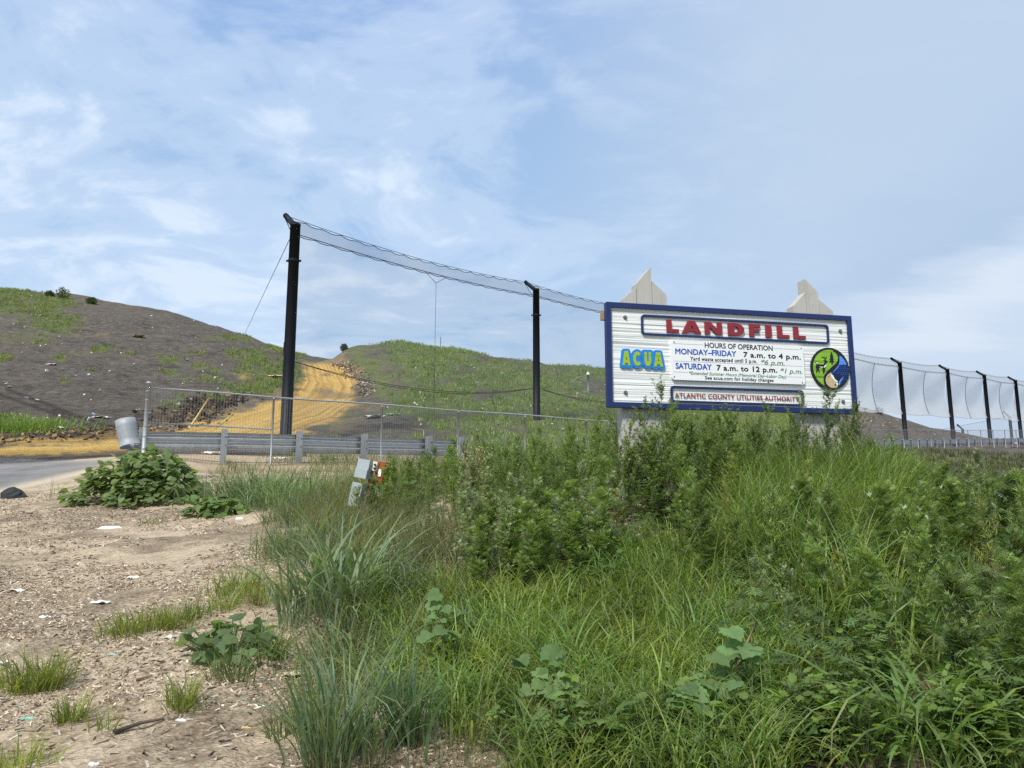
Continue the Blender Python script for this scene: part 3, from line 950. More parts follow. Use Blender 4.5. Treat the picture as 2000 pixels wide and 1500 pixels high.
m_net = veil_mat('dark_litter_net', (0.20, 0.22, 0.29), 0.16, 0.45, None)
m_netb = veil_mat('dark_net_band', (0.18, 0.195, 0.25), 0.36, 0.45, None)
m_netw = veil_mat('pale_litter_net', (0.86, 0.88, 0.90), 0.68, 0.6, None)
m_netwb = veil_mat('pale_net_band', (0.40, 0.43, 0.47), 0.38, 0.5, None)
labs = {0: 'dark fine net with canted top band between the tall pole and the next', 1: 'dark fine net span ending behind the left edge of the sign',
        4: 'pale net span just right of the sign', 5: 'pale billowing net between the first and second poles right of the sign', 6: 'pale billowing net between the second and third poles right of the sign',
        7: 'pale billowing net between the third and fourth poles right of the sign', 8: 'pale net span leaving the photo on the right'}
tops.append(tops[-1] + (tops[-1] - tops[-2]))
for k in range(9):
    if k in (2, 3):
        continue
    A, B = tops[k], tops[k + 1]
    L = np.linalg.norm(B - A)
    pale = k >= 4
    n = 60
    tt = np.linspace(0.012, 0.988, n)
    sag = (0.32 if not pale else .25) * 4 * tt * (1 - tt)
    A1, B1 = A + ARM, B + ARM
    nt = max(8, int(L / 0.95))
    scal = 0.10 * np.abs(np.sin(tt * nt * math.pi))
    topr = A1 + (B1 - A1) * tt[:, None] - np.array([0, 0, 1.0]) * sag[:, None]
    lowr = (A - [0, 0, .35]) + (B - A) * tt[:, None] - np.array([0, 0, 1.0]) * (sag * .7)[:, None]
    tpn = topr.copy(); tpn[:, 2] -= scal + .02
    lpn = lowr.copy(); lpn[:, 2] -= scal * .8 + .02
    rt = thing('litter_net', tuple((A + B) / 2), labs[k], 'net', 'litter net spans along the landfill')
    V = np.concatenate([tpn, lpn]); i = np.arange(n - 1)
    mk('top_band', V, np.stack([i, i + 1, i + n + 1, i + n], 1), m_netwb if pale else m_netb, rt, smoothf=True)
    # curtain with billows; the vertical rope in the middle holds it back
    m_ = 22
    vv = np.linspace(0, 1, m_)
    out_n = np.array([-(B - A)[1], (B - A)[0], 0]); out_n /= np.linalg.norm(out_n)
    gz = np.array([H1(p[0], p[1]) for p in lowr])
    bot = gz + .35 if not pale else lpn[:, 2] - .60 * (lpn[:, 2] - gz)
    amp = 1.1 if pale else .45
    Vc = []
    for v in vv:
        bil = amp * np.sin(math.pi * v) ** .8 * (0.35 + 0.65 * np.abs(np.sin(tt * 2 * math.pi))) * (1 if pale else .6)
        z = lpn[:, 2] * (1 - v) + bot * v
        Vc.append(np.c_[lpn[:, 0] + out_n[0] * bil, lpn[:, 1] + out_n[1] * bil, z])
    Vc = np.concatenate(Vc)
    ii = np.arange(m_ - 1)[:, None] * n; jj = np.arange(n - 1)[None]
    mk('curtain', Vc, np.stack([ii + jj, ii + jj + 1, ii + n + jj + 1, ii + n + jj], -1).reshape(-1, 4), m_netw if pale else m_net, rt, smoothf=True)
    rw = .017 if not pale else .016
    b = MB(); b.tube(topr, rw * .8, 5); b.tube(tpn, rw, 5); b.build('top_rope', m_rope, rt)
    b = MB(); b.tube(lowr, rw, 5); b.tube(lpn, rw * .9, 5); b.build('middle_rope', m_rope, rt)
    mid = (A + B) / 2; mid = mid - np.array([0, 0, .35 + .7 * sag[n // 2]])
    i0 = n // 2
    b = MB()
    if not pale:
        y = mid - np.array([0, 0, .45])
        dv = (B - A) / L
        b.tube([mid - dv * .75 - [0, 0, .02], y], .012, 5); b.tube([mid + dv * .75 - [0, 0, .02], y], .012, 5)
        b.tube([y, [y[0], y[1], H1(y[0], y[1]) + .3]], .009, 5)
    else:
        b.tube(Vc.reshape(m_, n, 3)[:, i0] - out_n * .03, .022, 5)
    b.build('drop_rope', m_rope, rt)
    # bottom cable
    if k in (0, 1):
        z0 = [at(577, 703, 30.)[2], at(1047, 757, 43.)[2]]
        za, zb = (z0[0], z0[1]) if k == 0 else (z0[1], z0[1] + 1.0)
        for dzz in (0, .14):
            pts = [[A[0] + (B - A)[0] * u, A[1] + (B - A)[1] * u, za + (zb - za) * u - (1.15 + dzz) * 4 * u * (1 - u) * .6] for u in np.linspace(.01, .99, 24)]
            b = MB(); b.tube(pts, .013, 5); b.build('bottom_cable', m_rope, rt)
    elif k >= 5:
        pts = [Vc.reshape(m_, n, 3)[-1, q] - out_n * .02 - [0, 0, .1 * abs(math.sin(q * .8))] for q in range(n)]
        b = MB(); b.tube(pts, .014, 4); b.build('bottom_cable', m_rope, rt)
# the two small poles of the next net far behind
fp = [(1880, 838, 150.), (1972, 814, 128.)]
for k, (px, py, Y) in enumerate(fp):
    top = at(px, py, Y); g = H1(top[0], top[1])
    root = thing('net_pole', (top[0], top[1], g), ['small far black net pole seen through the white net, lower of the two', 'small far black net pole seen through the white net, taller of the two'][k], 'net pole', 'net poles along the landfill')
    b = MB(); b.tube([[top[0], top[1], g - .3], top], .24, 10); b.build('shaft', m_pole, root, True)
    b = MB(); b.tube([top + np.array([.05, 0, -.1]), top + np.array([-.85, .3, .95])], .16, 8); b.build('arm', m_pole, root, True)
A, B = at(1790, 848, 172.), at(2120, 785, 100.)
tt = np.linspace(0, 1, 20)[:, None]
tp = A + (B - A) * tt; bt = tp.copy(); bt[:, 2] = [H1(p[0], p[1]) - .2 for p in tp]
rt = thing('litter_net', tuple((A + B) / 2), 'far pale net span hung on the two small poles behind the first net', 'net', 'litter net spans along the landfill')
i = np.arange(19)
mk('curtain', np.concatenate([tp, bt]), np.stack([i, i + 1, i + 21, i + 20], 1), veil_mat('far_litter_net', (0.80, 0.82, 0.84), 0.24, 0.6), rt)
b = MB(); b.tube(tp, .02, 4); b.build('top_rope', m_rope, rt)

# ------------------------------------------------------------------ stakes, pipe and scraps standing on the hills
def stick(name, p0, p1, r, mat, label, cat, k=6, group=None):
    b = MB(); b.tube([p0, (np.array(p0) + np.array(p1)) / 2 + np.array([.01, 0, .01]), p1], [r, r * .95, r * .9], k)
    o = b.build(name, mat, None, True, loc=p0)
    return tag(o, label, cat, group)


stick('marker_stake', at(370, 836, 29.5), at(409, 777, 29.5), .042, m_yel, 'leaning yellow stake against the dark dug soil behind the fence', 'stake', 5)
stick('marker_stake', at(420, 838, 30), at(457, 806, 30.6), .03, m_yel, 'fainter yellow stake leaning in front of the orange sand', 'stake', 5)
g = ground_at(857, 678)
stick('marker_stake', g - [0, 0, .2], at(861, 658, g[1]), .07, m_pole, 'short black stake on the crest of the grassy hill', 'stake', 6)
g = ground_at(553, 694)
stick('vent_pipe', g - [0, 0, .3], at(556, 668, g[1]), .08, m_pole, 'dark pipe stub on the crest beside the tall net pole', 'pipe', 8)
g = ground_at(1149, 767)
root = thing('gas_well', tuple(g), 'grey vent pipe with white cap and a looped hose on the grassy hill', 'vent pipe')
m_pvc = simple('grey_plastic', (0.20, 0.21, 0.22), .5)
b = MB(); b.tube([g - [0, 0, .2], g + [0, 0, 1.38]], .075, 10); b.build('pipe', m_pvc, root, True)
b = MB(); b.tube([g + [0, 0, 1.36], g + [0, 0, 1.5], g + [0, 0, 1.58]], [.1, .11, .05], 10); b.build('cap', simple('white_cap', (.8, .8, .78)), root, True)
b = MB()
b.tube([g + np.array([-1.15 * math.sin(a_) * 1.0, -.3 * math.sin(a_), .62 + .62 * math.cos(a_ * 1.0)]) for a_ in np.linspace(.1, 3.0, 16)], .045, 8); b.build('hose', m_pvc, root, True)
# ------------------------------------------------------------------ the sign
YL, YR = 7.6, 8.2
_pl, _pr = at(1187, 795, YL), at(1675, 808, YR)
SO = np.array([_pl[0], _pl[1], 0.0])
ES = np.array([_pr[0] - _pl[0], _pr[1] - _pl[1], 0.0]); ES /= np.linalg.norm(ES)
EN = np.array([ES[1], -ES[0], 0.0])      # towards the viewer
ET = np.array([0, 0, 1.0])


def sp(px, py, dep=0.0):
    """photo pixel -> (s, t) on the sign plane"""
    d = ray(px, py)
    k = ((SO + EN * dep - EYE) @ EN) / (d @ EN)
    P = EYE + d * k
    return (P - SO) @ ES, P[2]


def z1(x, y, dep=0.0):
    return sp(1140 + .3 * x, 500 + .3 * y, dep)


def fr(s, t, d):
    s = np.asarray(s, float); t = np.asarray(t, float); d = np.asarray(d, float)
    return SO + s[..., None] * ES + t[..., None] * ET + d[..., None] * EN


def rrect(s0, t0, s1, t1, r, k=5):
    P = []
    for cx_, cy_, a0 in ((s1 - r, t1 - r, 0), (s0 + r, t1 - r, 90), (s0 + r, t0 + r, 180), (s1 - r, t0 + r, 270)):
        for a_ in np.linspace(a0, a0 + 90, k):
            P.append([cx_ + r * math.cos(R(a_)), cy_ + r * math.sin(R(a_))])
    return np.array(P)


m_navy = simple('navy_paint', (0.012, 0.028, 0.115), 0.42, 0.4, 0, 0.2, 8)
m_navy2 = simple('dark_navy_paint', (0.012, 0.022, 0.085), 0.45, 0.4, 0, 0.2, 8)
m_red = simple('maroon_paint', (0.24, 0.022, 0.034), 0.45, 0.4, 0, 0.15, 10)
m_plate = simple('white_plate', (0.80, 0.815, 0.82), 0.35, 0.45, 0, 0.03, 4, 0.02)
m_ink = simple('black_ink', (0.012, 0.012, 0.016), 0.45, 0.3)
m_inkb = simple('blue_ink', (0.018, 0.095, 0.42), 0.45, 0.3)
m_inkg = simple('green_ink', (0.085, 0.26, 0.11), 0.5, 0.3)
m_inkgr = simple('grey_ink', (0.30, 0.31, 0.31), 0.5, 0.3)
m_lblue = simple('bright_blue_paint', (0.014, 0.21, 0.62), 0.45, 0.4, 0, 0.12)
m_black = simple('black_paint', (0.010, 0.012, 0.018), 0.5, 0.35)
m_bolt = simple('bolt_steel', (0.22, 0.23, 0.23), 0.4, 0.5, 0.6)
m_sandp = simple('sand_paint', (0.50, 0.41, 0.24), 0.8, 0.2, 0, 0.85, 120)
m_white = simple('white_paint', (0.85, 0.85, 0.84), 0.5, 0.3, 0, 0.04)


def grain(name, col, dirt, k=0.5):
    """paint over sandblasted wood: long horizontal ridges"""
    m, t = new_mat(name)
    g = t.n('ShaderNodeNewGeometry').outputs['Position']
    mp = t.n('ShaderNodeMapping', {'Vector': g, 'Scale': (0.55, 0.55, 34.0)}).outputs[0]
    n_ = t.noise(mp, 1.0, 5, 0.6, 0.25)
    mp2 = t.n('ShaderNodeMapping', {'Vector': g, 'Scale': (2.5, 2.5, 90.0)}).outputs[0]
    n2_ = t.noise(mp2, 1.0, 4, 0.6, 0.1)
    f = t.math('MULTIPLY', t.ramp(n_, [(0.36, 1.0), (0.50, 0.0)]), k)
    c_ = t.mix(f, col, dirt)
    out(t, surf(t, c_, 0.55, 0.3, bump=t.math('ADD', n_, t.math('MULTIPLY', n2_, 0.5)), bstr=0.55, bdist=0.006))
    return m


m_panel = grain('sandblasted_white_panel', (0.76, 0.785, 0.765), (0.36, 0.40, 0.385), 0.5)
m_lime = grain('sandblasted_lime', (0.25, 0.47, 0.04), (0.08, 0.20, 0.015), 0.9)
m_yg = grain('sandblasted_yellow_green', (0.32, 0.47, 0.035), (0.10, 0.24, 0.015), 0.9)
m_sea = grain('sandblasted_blue', (0.006, 0.022, 0.12), (0.004, 0.008, 0.04), 0.7)
m_sky = grain('sandblasted_sky_blue', (0.10, 0.30, 0.78), (0.03, 0.10, 0.42), 0.6)

m_tim, t = new_mat('weathered_grey_timber')
g_ = t.n('ShaderNodeNewGeometry').outputs['Position']
mp = t.n('ShaderNodeMapping', {'Vector': g_, 'Scale': (34.0, 34.0, 1.1)}).outputs[0]
n_ = t.noise(mp, 1.0, 6, 0.65, 0.6)
n3 = t.noise(g_, 5.0, 5, 0.65)
c_ = t.mix(n_, (0.34, 0.33, 0.30), (0.57, 0.56, 0.52))
c_ = t.mix(t.ramp(n3, [(0.45, 0.0), (0.7, 0.55)]), c_, (0.36, 0.345, 0.31))
c_ = t.mix(t.ramp(n_, [(0.24, 0.75), (0.33, 0.0)]), c_, (0.20, 0.19, 0.165))
out(t, surf(t, c_, 0.85, 0.15, bump=n_, bstr=0.5, bdist=0.006))
m_tim2 = simple('brown_timber', (0.32, 0.25, 0.16), .8, .15, 0, .3)

SW = sp(1675, 808)[0]
TB, TT = _pl[2], sp(1188, 590)[1]
gs = H1(*(SO[:2] + ES[:2] * SW * .5))
sign = thing('landfill_sign', (*(SO + ES * SW * .5)[:2], gs), 'large white wooden landfill sign with navy frame standing on two timber posts in the weeds', 'sign')
FWd = 0.052
# panel with real sandblasted ridges
ns, nt_ = 40, 330
s_ = np.linspace(FWd * .8, SW - FWd * .8, ns); t_ = np.linspace(TB + FWd * .8, TT - FWd * .8, nt_)
Sg, Tg = np.meshgrid(s_, t_)
rel = 0.008 * (fbm(Sg * .55 + 7, Tg * 40 + 0.6 * np.sin(Sg * 1.1 + 1), 91, 3) - 0.5) + 0.0045 * (fbm(Sg * 1.1, Tg * 95, 93, 2) - .5)
Vp = fr(Sg, Tg, -0.013 + rel).reshape(-1, 3)
i = np.arange(nt_ - 1)[:, None] * ns; j = np.arange(ns - 1)[None]
Qp = np.stack([i + j, i + j + 1, i + ns + j + 1, i + ns + j], -1).reshape(-1, 4)
b = MB(); b.add(Vp, [Qp])
b.prism(rrect(.01, TB + .01, SW - .01, TT - .01, .01), fr, -.05, -.024)
b.build('panel', m_panel, sign)
b = MB()
b.ring(rrect(0, TB, SW, TT, .006), rrect(FWd, TB + FWd, SW - FWd, TT - FWd, .004), fr, -.055, .012)
b.build('frame', m_navy, sign)


def outline(name, a, bq, w, mat, r=.035):
    (s0, t0), (s1, t1) = a, bq
    b = MB()
    b.ring(rrect(s0, t0, s1, t1, r), rrect(s0 + w, t0 + w, s1 - w, t1 - w, r * .6), fr, -.018, .006)
    return b.build(name, mat, sign)


def avg(pts_lo, pts_hi, s_l, s_r):
    pass


def rect_from(bl, br, tr, tl):
    P = [z1(*p) for p in (bl, br, tr, tl)]
    return ((P[0][0] + P[3][0]) / 2, (P[0][1] + P[1][1]) / 2), ((P[1][0] + P[2][0]) / 2, (P[2][1] + P[3][1]) / 2)


outline('title_border', *rect_from((375, 508), (1595, 577), (1597, 452), (374, 376)), .020, m_navy)
outline('name_border', *rect_from((567, 948), (1434, 982), (1433, 877), (567, 842)), .021, m_navy2)
a_, b_ = rect_from((568, 802), (1433, 842), (1428, 590), (567, 545))
HP = MB(); HP.prism(rrect(*a_, *b_, .03), fr, -.012, .014)
plate = HP.build('hours_plate', m_plate, sign)
for k, (x, y) in enumerate(((584, 562), (1410, 604), (586, 788), (1418, 826))):
    s, t_0 = z1(x, y); b = MB()
    b.tube([fr(s, t_0, .013), fr(s, t_0, .017)], .0075, 10); b.build('screw', m_bolt, plate)
for x, y in ((272, 398), (1674, 488), (275, 888), (1693, 947)):
    s, t_0 = z1(x, y); b = MB()
    b.tube([fr(s, t_0, -.016), fr(s, t_0, -.006)], .022, 16); b.tube([fr(s, t_0, -.006), fr(s, t_0, .006)], .013, 6)
    b.build('bolt', m_bolt, sign, False)

# --- carved capitals
LET = {
    'L': [[(0, 0), (1, 0), (1, .27), (.40, .27), (.40, 1), (0, 1)]],
    'I': [[(0, 0), (1, 0), (1, 1), (0, 1)]],
    'F': [[(0, 0), (.42, 0), (.42, .36), (.92, .36), (.92, .60), (.42, .60), (.42, .76), (1, .76), (1, 1), (0, 1)]],
    'N': [[(0, 0), (.27, 0), (.27, .60), (.68, 0), (1, 0), (1, 1), (.73, 1), (.73, .42), (.32, 1), (0, 1)]],
}


def bridge(outer, hole):
    """one outline with a slit into its hole"""
    return outer + [outer[0]] + hole + [hole[0]]


Dout = [(0, 0), (.45, 0)] + [(.45 + .55 * math.cos(a), .5 + .5 * math.sin(a)) for a in np.linspace(-math.pi / 2, math.pi / 2, 15)] + [(0, 1)]
Dhol = [(.36, .27), (.36, .73)] + [(.44 + .20 * math.cos(a), .5 + .23 * math.sin(a)) for a in np.linspace(math.pi / 2, -math.pi / 2, 11)]
Aout = [(0, 0), (.30, 0), (.345, .15), (.655, .15), (.70, 0), (1, 0), (.68, 1), (.32, 1)]
Ahol = [(.42, .37), (.50, .66), (.58, .37)]
LET['D'] = [Dout, Dhol]
LET['A'] = [Aout, Ahol]
WORD = [('L', 541, 618, 411, 490), ('A', 640, 765, 418, 503), ('N', 790, 900, 426, 510), ('D', 941, 1045, 435, 515), ('F', 1080, 1150, 444, 523), ('I', 1186, 1223, 452, 528), ('L', 1262, 1338, 456, 535), ('L', 1368, 1444, 462, 541)]
base = np.mean([z1(a, yb)[1] for _, a, _, _, yb in WORD]); top_ = np.mean([z1(a, ya)[1] for _, a, _, ya, _ in WORD])


def letter_mesh(b, polys, s0, s1, t0, t1, d0, d1):
    import mathutils.geometry as mg
    loops = [[Vector((s0 + x * (s1 - s0), t0 + y * (t1 - t0), 0)) for x, y in p] for p in polys]
    tri = mg.tessellate_polygon(loops)
    P = np.array([[v.x, v.y] for l in loops for v in l]); n = len(P)
    V = np.concatenate([fr(P[:, 0], P[:, 1], np.full(n, d1)), fr(P[:, 0], P[:, 1], np.full(n, d0))])
    F = [np.array(tri)]
    o_ = 0
    for l in loops:
        k = len(l); i = np.arange(k) + o_; j = (np.arange(k) + 1) % k + o_
        F.append(np.stack([i, j, j + n, i + n], 1)); o_ += k
    b.add(V, F)


for ch, x0, x1, ya, yb in WORD:
    b = MB()
    letter_mesh(b, LET[ch], z1(x0, yb)[0], z1(x1, yb)[0], base, top_, -.016, .010)
    b.build('letter', m_red, sign)


# --- lettering from the built-in font
def text_poly(body, offset=0.0, shear=0.0, space=1.0):
    cu = bpy.data.curves.new('lettering', 'FONT')
    cu.body = body; cu.size = 1.0; cu.offset = offset; cu.shear = shear; cu.space_character = space
    cu.resolution_u = 3; cu.fill_mode = 'FRONT'
    ob = bpy.data.objects.new('lettering', cu); COL.objects.link(ob)
    dg = bpy.context.evaluated_depsgraph_get()
    me = bpy.data.meshes.new_from_object(ob.evaluated_get(dg))
    V = np.array([v.co[:2] for v in me.vertices]); F = [list(p.vertices) for p in me.polygons]
    bpy.data.objects.remove(ob); bpy.data.curves.remove(cu); bpy.data.meshes.remove(me)
    return V, F


_capV, _ = text_poly('H')
CAP = _capV[:, 1].max()


def lettering(name, body, p0, p1, ptop, mat, dep, parent, bold=0.0, shear=0.0, space=1.0, thick=.0015):
    """p0, p1: left and right end of the baseline, ptop: cap height above p0 (crop coordinates)"""
    s0, tb = z1(*p0); s1, tb1 = z1(*p1); tt_ = z1(p0[0], ptop)[1]
    tb = (tb + tb1) / 2 if tb1 else tb
    cap = tt_ - z1(*p0)[1]
    V, F = text_poly(body, 0.0, shear, space)
    x0, x1 = V[:, 0].min(), V[:, 0].max()
    S = s0 + (V[:, 0] - x0) / (x1 - x0) * (s1 - s0); T = tb + V[:, 1] / CAP * cap
    n = len(V); e = bold * cap
    sh_ = [(0, 0)] if bold == 0 else [(-e, 0), (e, 0), (0, e), (0, -e), (-.7 * e, .7 * e), (.7 * e, -.7 * e)]
    b = MB()
    for k, (ds, dt) in enumerate(sh_):
        b.add(fr(S + ds, T + dt, np.full(n, dep + thick + k * 6e-5)), F)
    return b.build(name, mat, parent)


PD = .014
lettering('lettering', 'HOURS OF OPERATION', (785, 599), (1225, 617), 567, m_ink, PD, plate, .03)
lettering('lettering', 'MONDAY\u2013FRIDAY', (594, 639), (988, 656), 604, m_inkb, PD, plate, .045)
lettering('lettering', '7 a.m. to 4 p.m.', (1037, 659), (1407, 676), 627, m_ink, PD, plate, .05, space=1.05)
lettering('lettering', 'Yard waste accepted until 5 p.m.', (690, 682), (1124, 698), 658, m_ink, PD, plate, .035, space=1.08)
lettering('lettering', '*6 p.m.', (1151, 708), (1303, 714), 677, m_inkg, PD, plate, .02, .25)
lettering('lettering', 'SATURDAY', (596, 735), (828, 742), 699, m_inkb, PD, plate, .045)
lettering('lettering', '7 a.m. to 12 p.m.', (863, 744), (1254, 761), 711, m_ink, PD, plate, .05, space=1.05)
lettering('lettering', '*1 p.m.', (1278, 764), (1418, 770), 733, m_inkg, PD, plate, .02, .25)
lettering('lettering', '*Extended Summer Hours (Memorial Day\u2013Labor Day)', (682, 773), (1315, 797), 753, m_inkg, PD, plate, .02, .25)
lettering('lettering', 'See acua.com for holiday changes', (786, 804), (1231, 821), 783, m_ink, PD, plate, .035, space=1.05)
lettering('lettering', 'ATLANTIC COUNTY UTILITIES AUTHORITY', (596, 919), (1404, 948), 890, m_red, -.006, sign, .04, space=1.06)


def rule(x0, y0, x1, y1):
    s0, t0 = z1(x0, y0); s1, t1 = z1(x1, y1); tm = (t0 + t1) / 2
    b = MB(); b.prism([(s0, tm - .0016), (s1, tm - .0016), (s1, tm + .0016), (s0, tm + .0016)], fr, PD - .002, PD + .001)
    b.build('rule', m_inkgr, plate)


for q in ((580, 572, 775, 580), (1232, 604, 1400, 611), (580, 683, 1420, 722), (580, 755, 676, 760), (1322, 787, 1420, 792)):
    rule(*q)

# --- the four letter logo: yellow-green letters in a thick blue outline
LG = [('A', 243, 312, 620, 712), ('C', 312, 388, 620, 716), ('U', 388, 447, 624, 717), ('A', 447, 524, 628, 720)]
Cout = [(.5 + .5 * math.cos(a), .5 + .5 * math.sin(a)) for a in np.linspace(R(42), R(318), 22)] + [(.5 + .20 * math.cos(a), .5 + .24 * math.sin(a)) for a in np.linspace(R(318), R(42), 18)]
Uout = [(0, 1), (0, .42)] + [(.5 + .5 * math.cos(a), .42 + .42 * math.sin(a)) for a in np.linspace(math.pi, 2 * math.pi, 13)] + [(1, 1), (.62, 1), (.62, .44)] + [(.5 + .12 * math.cos(a), .42 + .12 * math.sin(a)) for a in np.linspace(0, -math.pi, 7)] + [(.38, 1)]
A2 = [(0, 0), (.28, 0), (.33, .17), (.67, .17), (.72, 0), (1, 0), (.74, 1), (.26, 1)]
A2h = [(.43, .40), (.5, .66), (.57, .40)]
logo = MB()
gb = np.mean([z1(a, yb)[1] for _, a, _, _, yb in LG]); gt = np.mean([z1(a, ya)[1] for _, a, _, ya, _ in LG])


def grow(poly, e):
    """round offset of an outline (convex-ish shapes): union of discs as separate fans"""
    return poly


def fat(b, poly, e, d0, d1):
    """thick rounded border along an outline plus its inside"""
    P = np.array(poly)
    n = len(P)
    for k in range(n):
        p, q = P[k], P[(k + 1) % n]
        dv = q - p; L = np.linalg.norm(dv)
        if L < 1e-6: continue
        a0 = math.atan2(dv[1], dv[0])
        cap_ = [p + e * np.array([math.cos(a), math.sin(a)]) for a in np.linspace(a0 + math.pi / 2, a0 + 3 * math.pi / 2, 7)]
        cap2 = [q + e * np.array([math.cos(a), math.sin(a)]) for a in np.linspace(a0 - math.pi / 2, a0 + math.pi / 2, 7)]
        dd = 0.00004 * (k + 1) 
        b.prism(np.array(cap_ + cap2), fr, d0, d1 + dd)


BL = MB()
fills = []
for ii_, (ch, x0, x1, ya, yb) in enumerate(LG):
    s0, s1 = z1(x0, yb)[0], z1(x1, yb)[0]
    pad = (s1 - s0) * .13
    s0 += pad; s1 -= pad
    sh = {'A': A2, 'C': Cout, 'U': Uout}[ch]
    poly = [(s0 + x * (s1 - s0), gb + y * (gt - gb)) for x, y in sh]
    fat(BL, poly, .026, -.016, .004 + .0002 * ii_)
    fills.append((ch, s0, s1))
lo = BL.build('logo', m_lblue, sign)
for ii_, (ch, s0, s1) in enumerate(fills):
    b = MB()
    polys = {'A': [A2, A2h], 'C': [Cout], 'U': [Uout]}[ch]
    letter_mesh(b, polys, s0, s1, gb, gt, 0, .0092)
    b.build('letter', m_yg, lo)

# --- round emblem (crop coordinates of the 12.5x enlargement)
_ec = [sp(1560 + x / 12.5, 660 + y / 12.5) for x, y in ((760, 250), (760, 1262), (286, 720), (1236, 780))]
EC = ((_ec[2][0] + _ec[3][0]) / 2, (_ec[0][1] + _ec[1][1]) / 2)
ER = ((_ec[3][0] - _ec[2][0]) / 2 + (_ec[0][1] - _ec[1][1]) / 2) / 2


def em(x, y):
    """enlargement pixel -> sign plane, straightened so that the disc is round"""
    return EC[0] + (x - 760) / 474 * ER, EC[1] + (755 - (y - (x - 760) * 0.055)) / 506 * ER


emb = MB()
ang = np.linspace(0, 2 * math.pi, 49)[:-1]
circ = lambda r: np.c_[EC[0] + r * np.cos(ang), EC[1] + r * np.sin(ang)]
emb.prism(circ(ER), fr, -.016, .006)
eo = emb.build('emblem', m_black, sign)
ri = ER * .895
# S curve from the top to the bottom of the disc, given in enlargement pixels
Sl = [(850, 335), (920, 385), (955, 440), (965, 500), (950, 570), (900, 630), (820, 690), (740, 760), (660, 830), (600, 900), (575, 970), (570, 1060), (585, 1150)]
Sr = [(1005, 440), (1008, 500), (1000, 570), (960, 660), (900, 730), (830, 800), (760, 845), (690, 890), (640, 960), (618, 1030), (640, 1110), (690, 1170)]


def em_poly(b, pts, d0, d1):
    b.prism([em(*p) for p in pts], fr, d0, d1)


def arc(a0, a1, n=20):
    return [(EC[0] + ri * math.cos(a), EC[1] + ri * math.sin(a)) for a in np.linspace(R(a0), R(a1), n)]


def angle_of(p):
    s, t0 = em(*p); return math.degrees(math.atan2(t0 - EC[1], s - EC[0]))


b = MB()
P = [em(*p) for p in Sl]
a0 = angle_of(Sl[-1]); a1 = angle_of(Sl[0])
b.prism(P + arc(a0 % 360, a1 % 360, 30), fr, .004, .0075)
b.build('meadow', m_lime, eo)
b = MB()
P = [em(*p) for p in Sr[:7]] + [em(790, 870), em(860, 960), em(930, 1060), em(935, 1170), em(900, 1210)]
a0 = angle_of((900, 1215)); a1 = angle_of(Sr[0])
b.prism(P + arc(a0, a1, 24), fr, .004, .0075)
b.build('sea', m_sea, eo)
b = MB()
b.prism([em(*p) for p in ((1008, 440), (1060, 480), (1110, 540), (1150, 600), (1170, 665), (1080, 660), (975, 665), (1000, 570))], fr, .007, .0085)
for row, (y0, xa, xb) in enumerate(((720, 985, 1180), (765, 950, 1190), (810, 920, 1190), (855, 880, 1195), (900, 1000, 1190), (960, 1060, 1180), (1010, 1060, 1160))):
    x = xa
    while x < xb:
        em_poly(b, [(x, y0), (x + 20, y0 - 9), (x + 40, y0), (x + 20, y0 - 2)], .007, .0083)
        x += 58
em_poly(b, [(930, 720), (975, 672), (985, 690), (850, 830), (800, 850)], .007, .0084)
em_poly(b, [(935, 1140), (940, 1080), (1040, 960), (1080, 960), (990, 1080), (960, 1150)], .007, .0084)
b.build('waves', m_sky, eo)
b = MB()
b.prism([em(*p) for p in Sr[6:]] + [em(*p) for p in ((740, 1205), (810, 1215), (890, 1212), (925, 1160), (915, 1080), (840, 1010), (790, 920), (790, 850))], fr, .004, .0072)
b.build('beach', m_sandp, eo)
b = MB()
em_poly(b, [(830, 940), (1040, 945), (1000, 1000), (925, 1075), (870, 1020)], .007, .0092)
em_poly(b, [(735, 915), (700, 950), (680, 955), (720, 925)], .007, .0092)
em_poly(b, [(820, 1150), (880, 1110), (870, 1160)], .007, .0092)
b.build('bird_back', m_black, eo)
b = MB()
em_poly(b, [(755, 915), (785, 895), (815, 925), (850, 1000), (915, 1060), (920, 1080), (870, 1070), (800, 1000)], .007, .0098)
em_poly(b, [(870, 1120), (910, 1090), (925, 1140), (890, 1150)], .007, .0098)
b.build('bird_breast', m_white, eo)
b = MB()
em_poly(b, [(425, 640), (590, 655), (630, 590), (600, 570), (600, 545), (680, 560), (700, 580), (680, 615), (655, 625), (655, 690), (610, 735), (520, 725), (470, 735), (480, 800), (490, 850), (465, 850), (440, 770), (430, 850), (400, 850), (408, 760), (395, 700)], .007, .0095)
for leg in ([(560, 725), (600, 725), (592, 870), (566, 870)], [(608, 720), (640, 700), (620, 790), (612, 850), (590, 850)]):
    em_poly(b, leg, .007, .0097)
em_poly(b, [(425, 640), (450, 650), (430, 600), (420, 565), (400, 575), (405, 610)], .007, .0096)
for an in ([(632, 550), (610, 500), (545, 490), (550, 478), (620, 485), (645, 545)], [(650, 550), (650, 500), (690, 470), (690, 485), (665, 510), (665, 550)], [(600, 492), (575, 455), (585, 452), (615, 488)], [(640, 515), (625, 455), (636, 455), (652, 510)], [(655, 505), (680, 455), (688, 460), (668, 510)]):
    em_poly(b, an, .007, .0094)
b.build('deer', m_black, eo)
b = MB()
em_poly(b, [(490, 700), (575, 712), (575, 730), (500, 715)], .007, .0105)
em_poly(b, [(600, 700), (650, 650), (655, 680), (615, 728), (595, 728)], .007, .0105)
em_poly(b, [(412, 600), (432, 595), (450, 625), (425, 632)], .007, .0105)
b.build('deer_markings', m_white, eo)
b = MB()
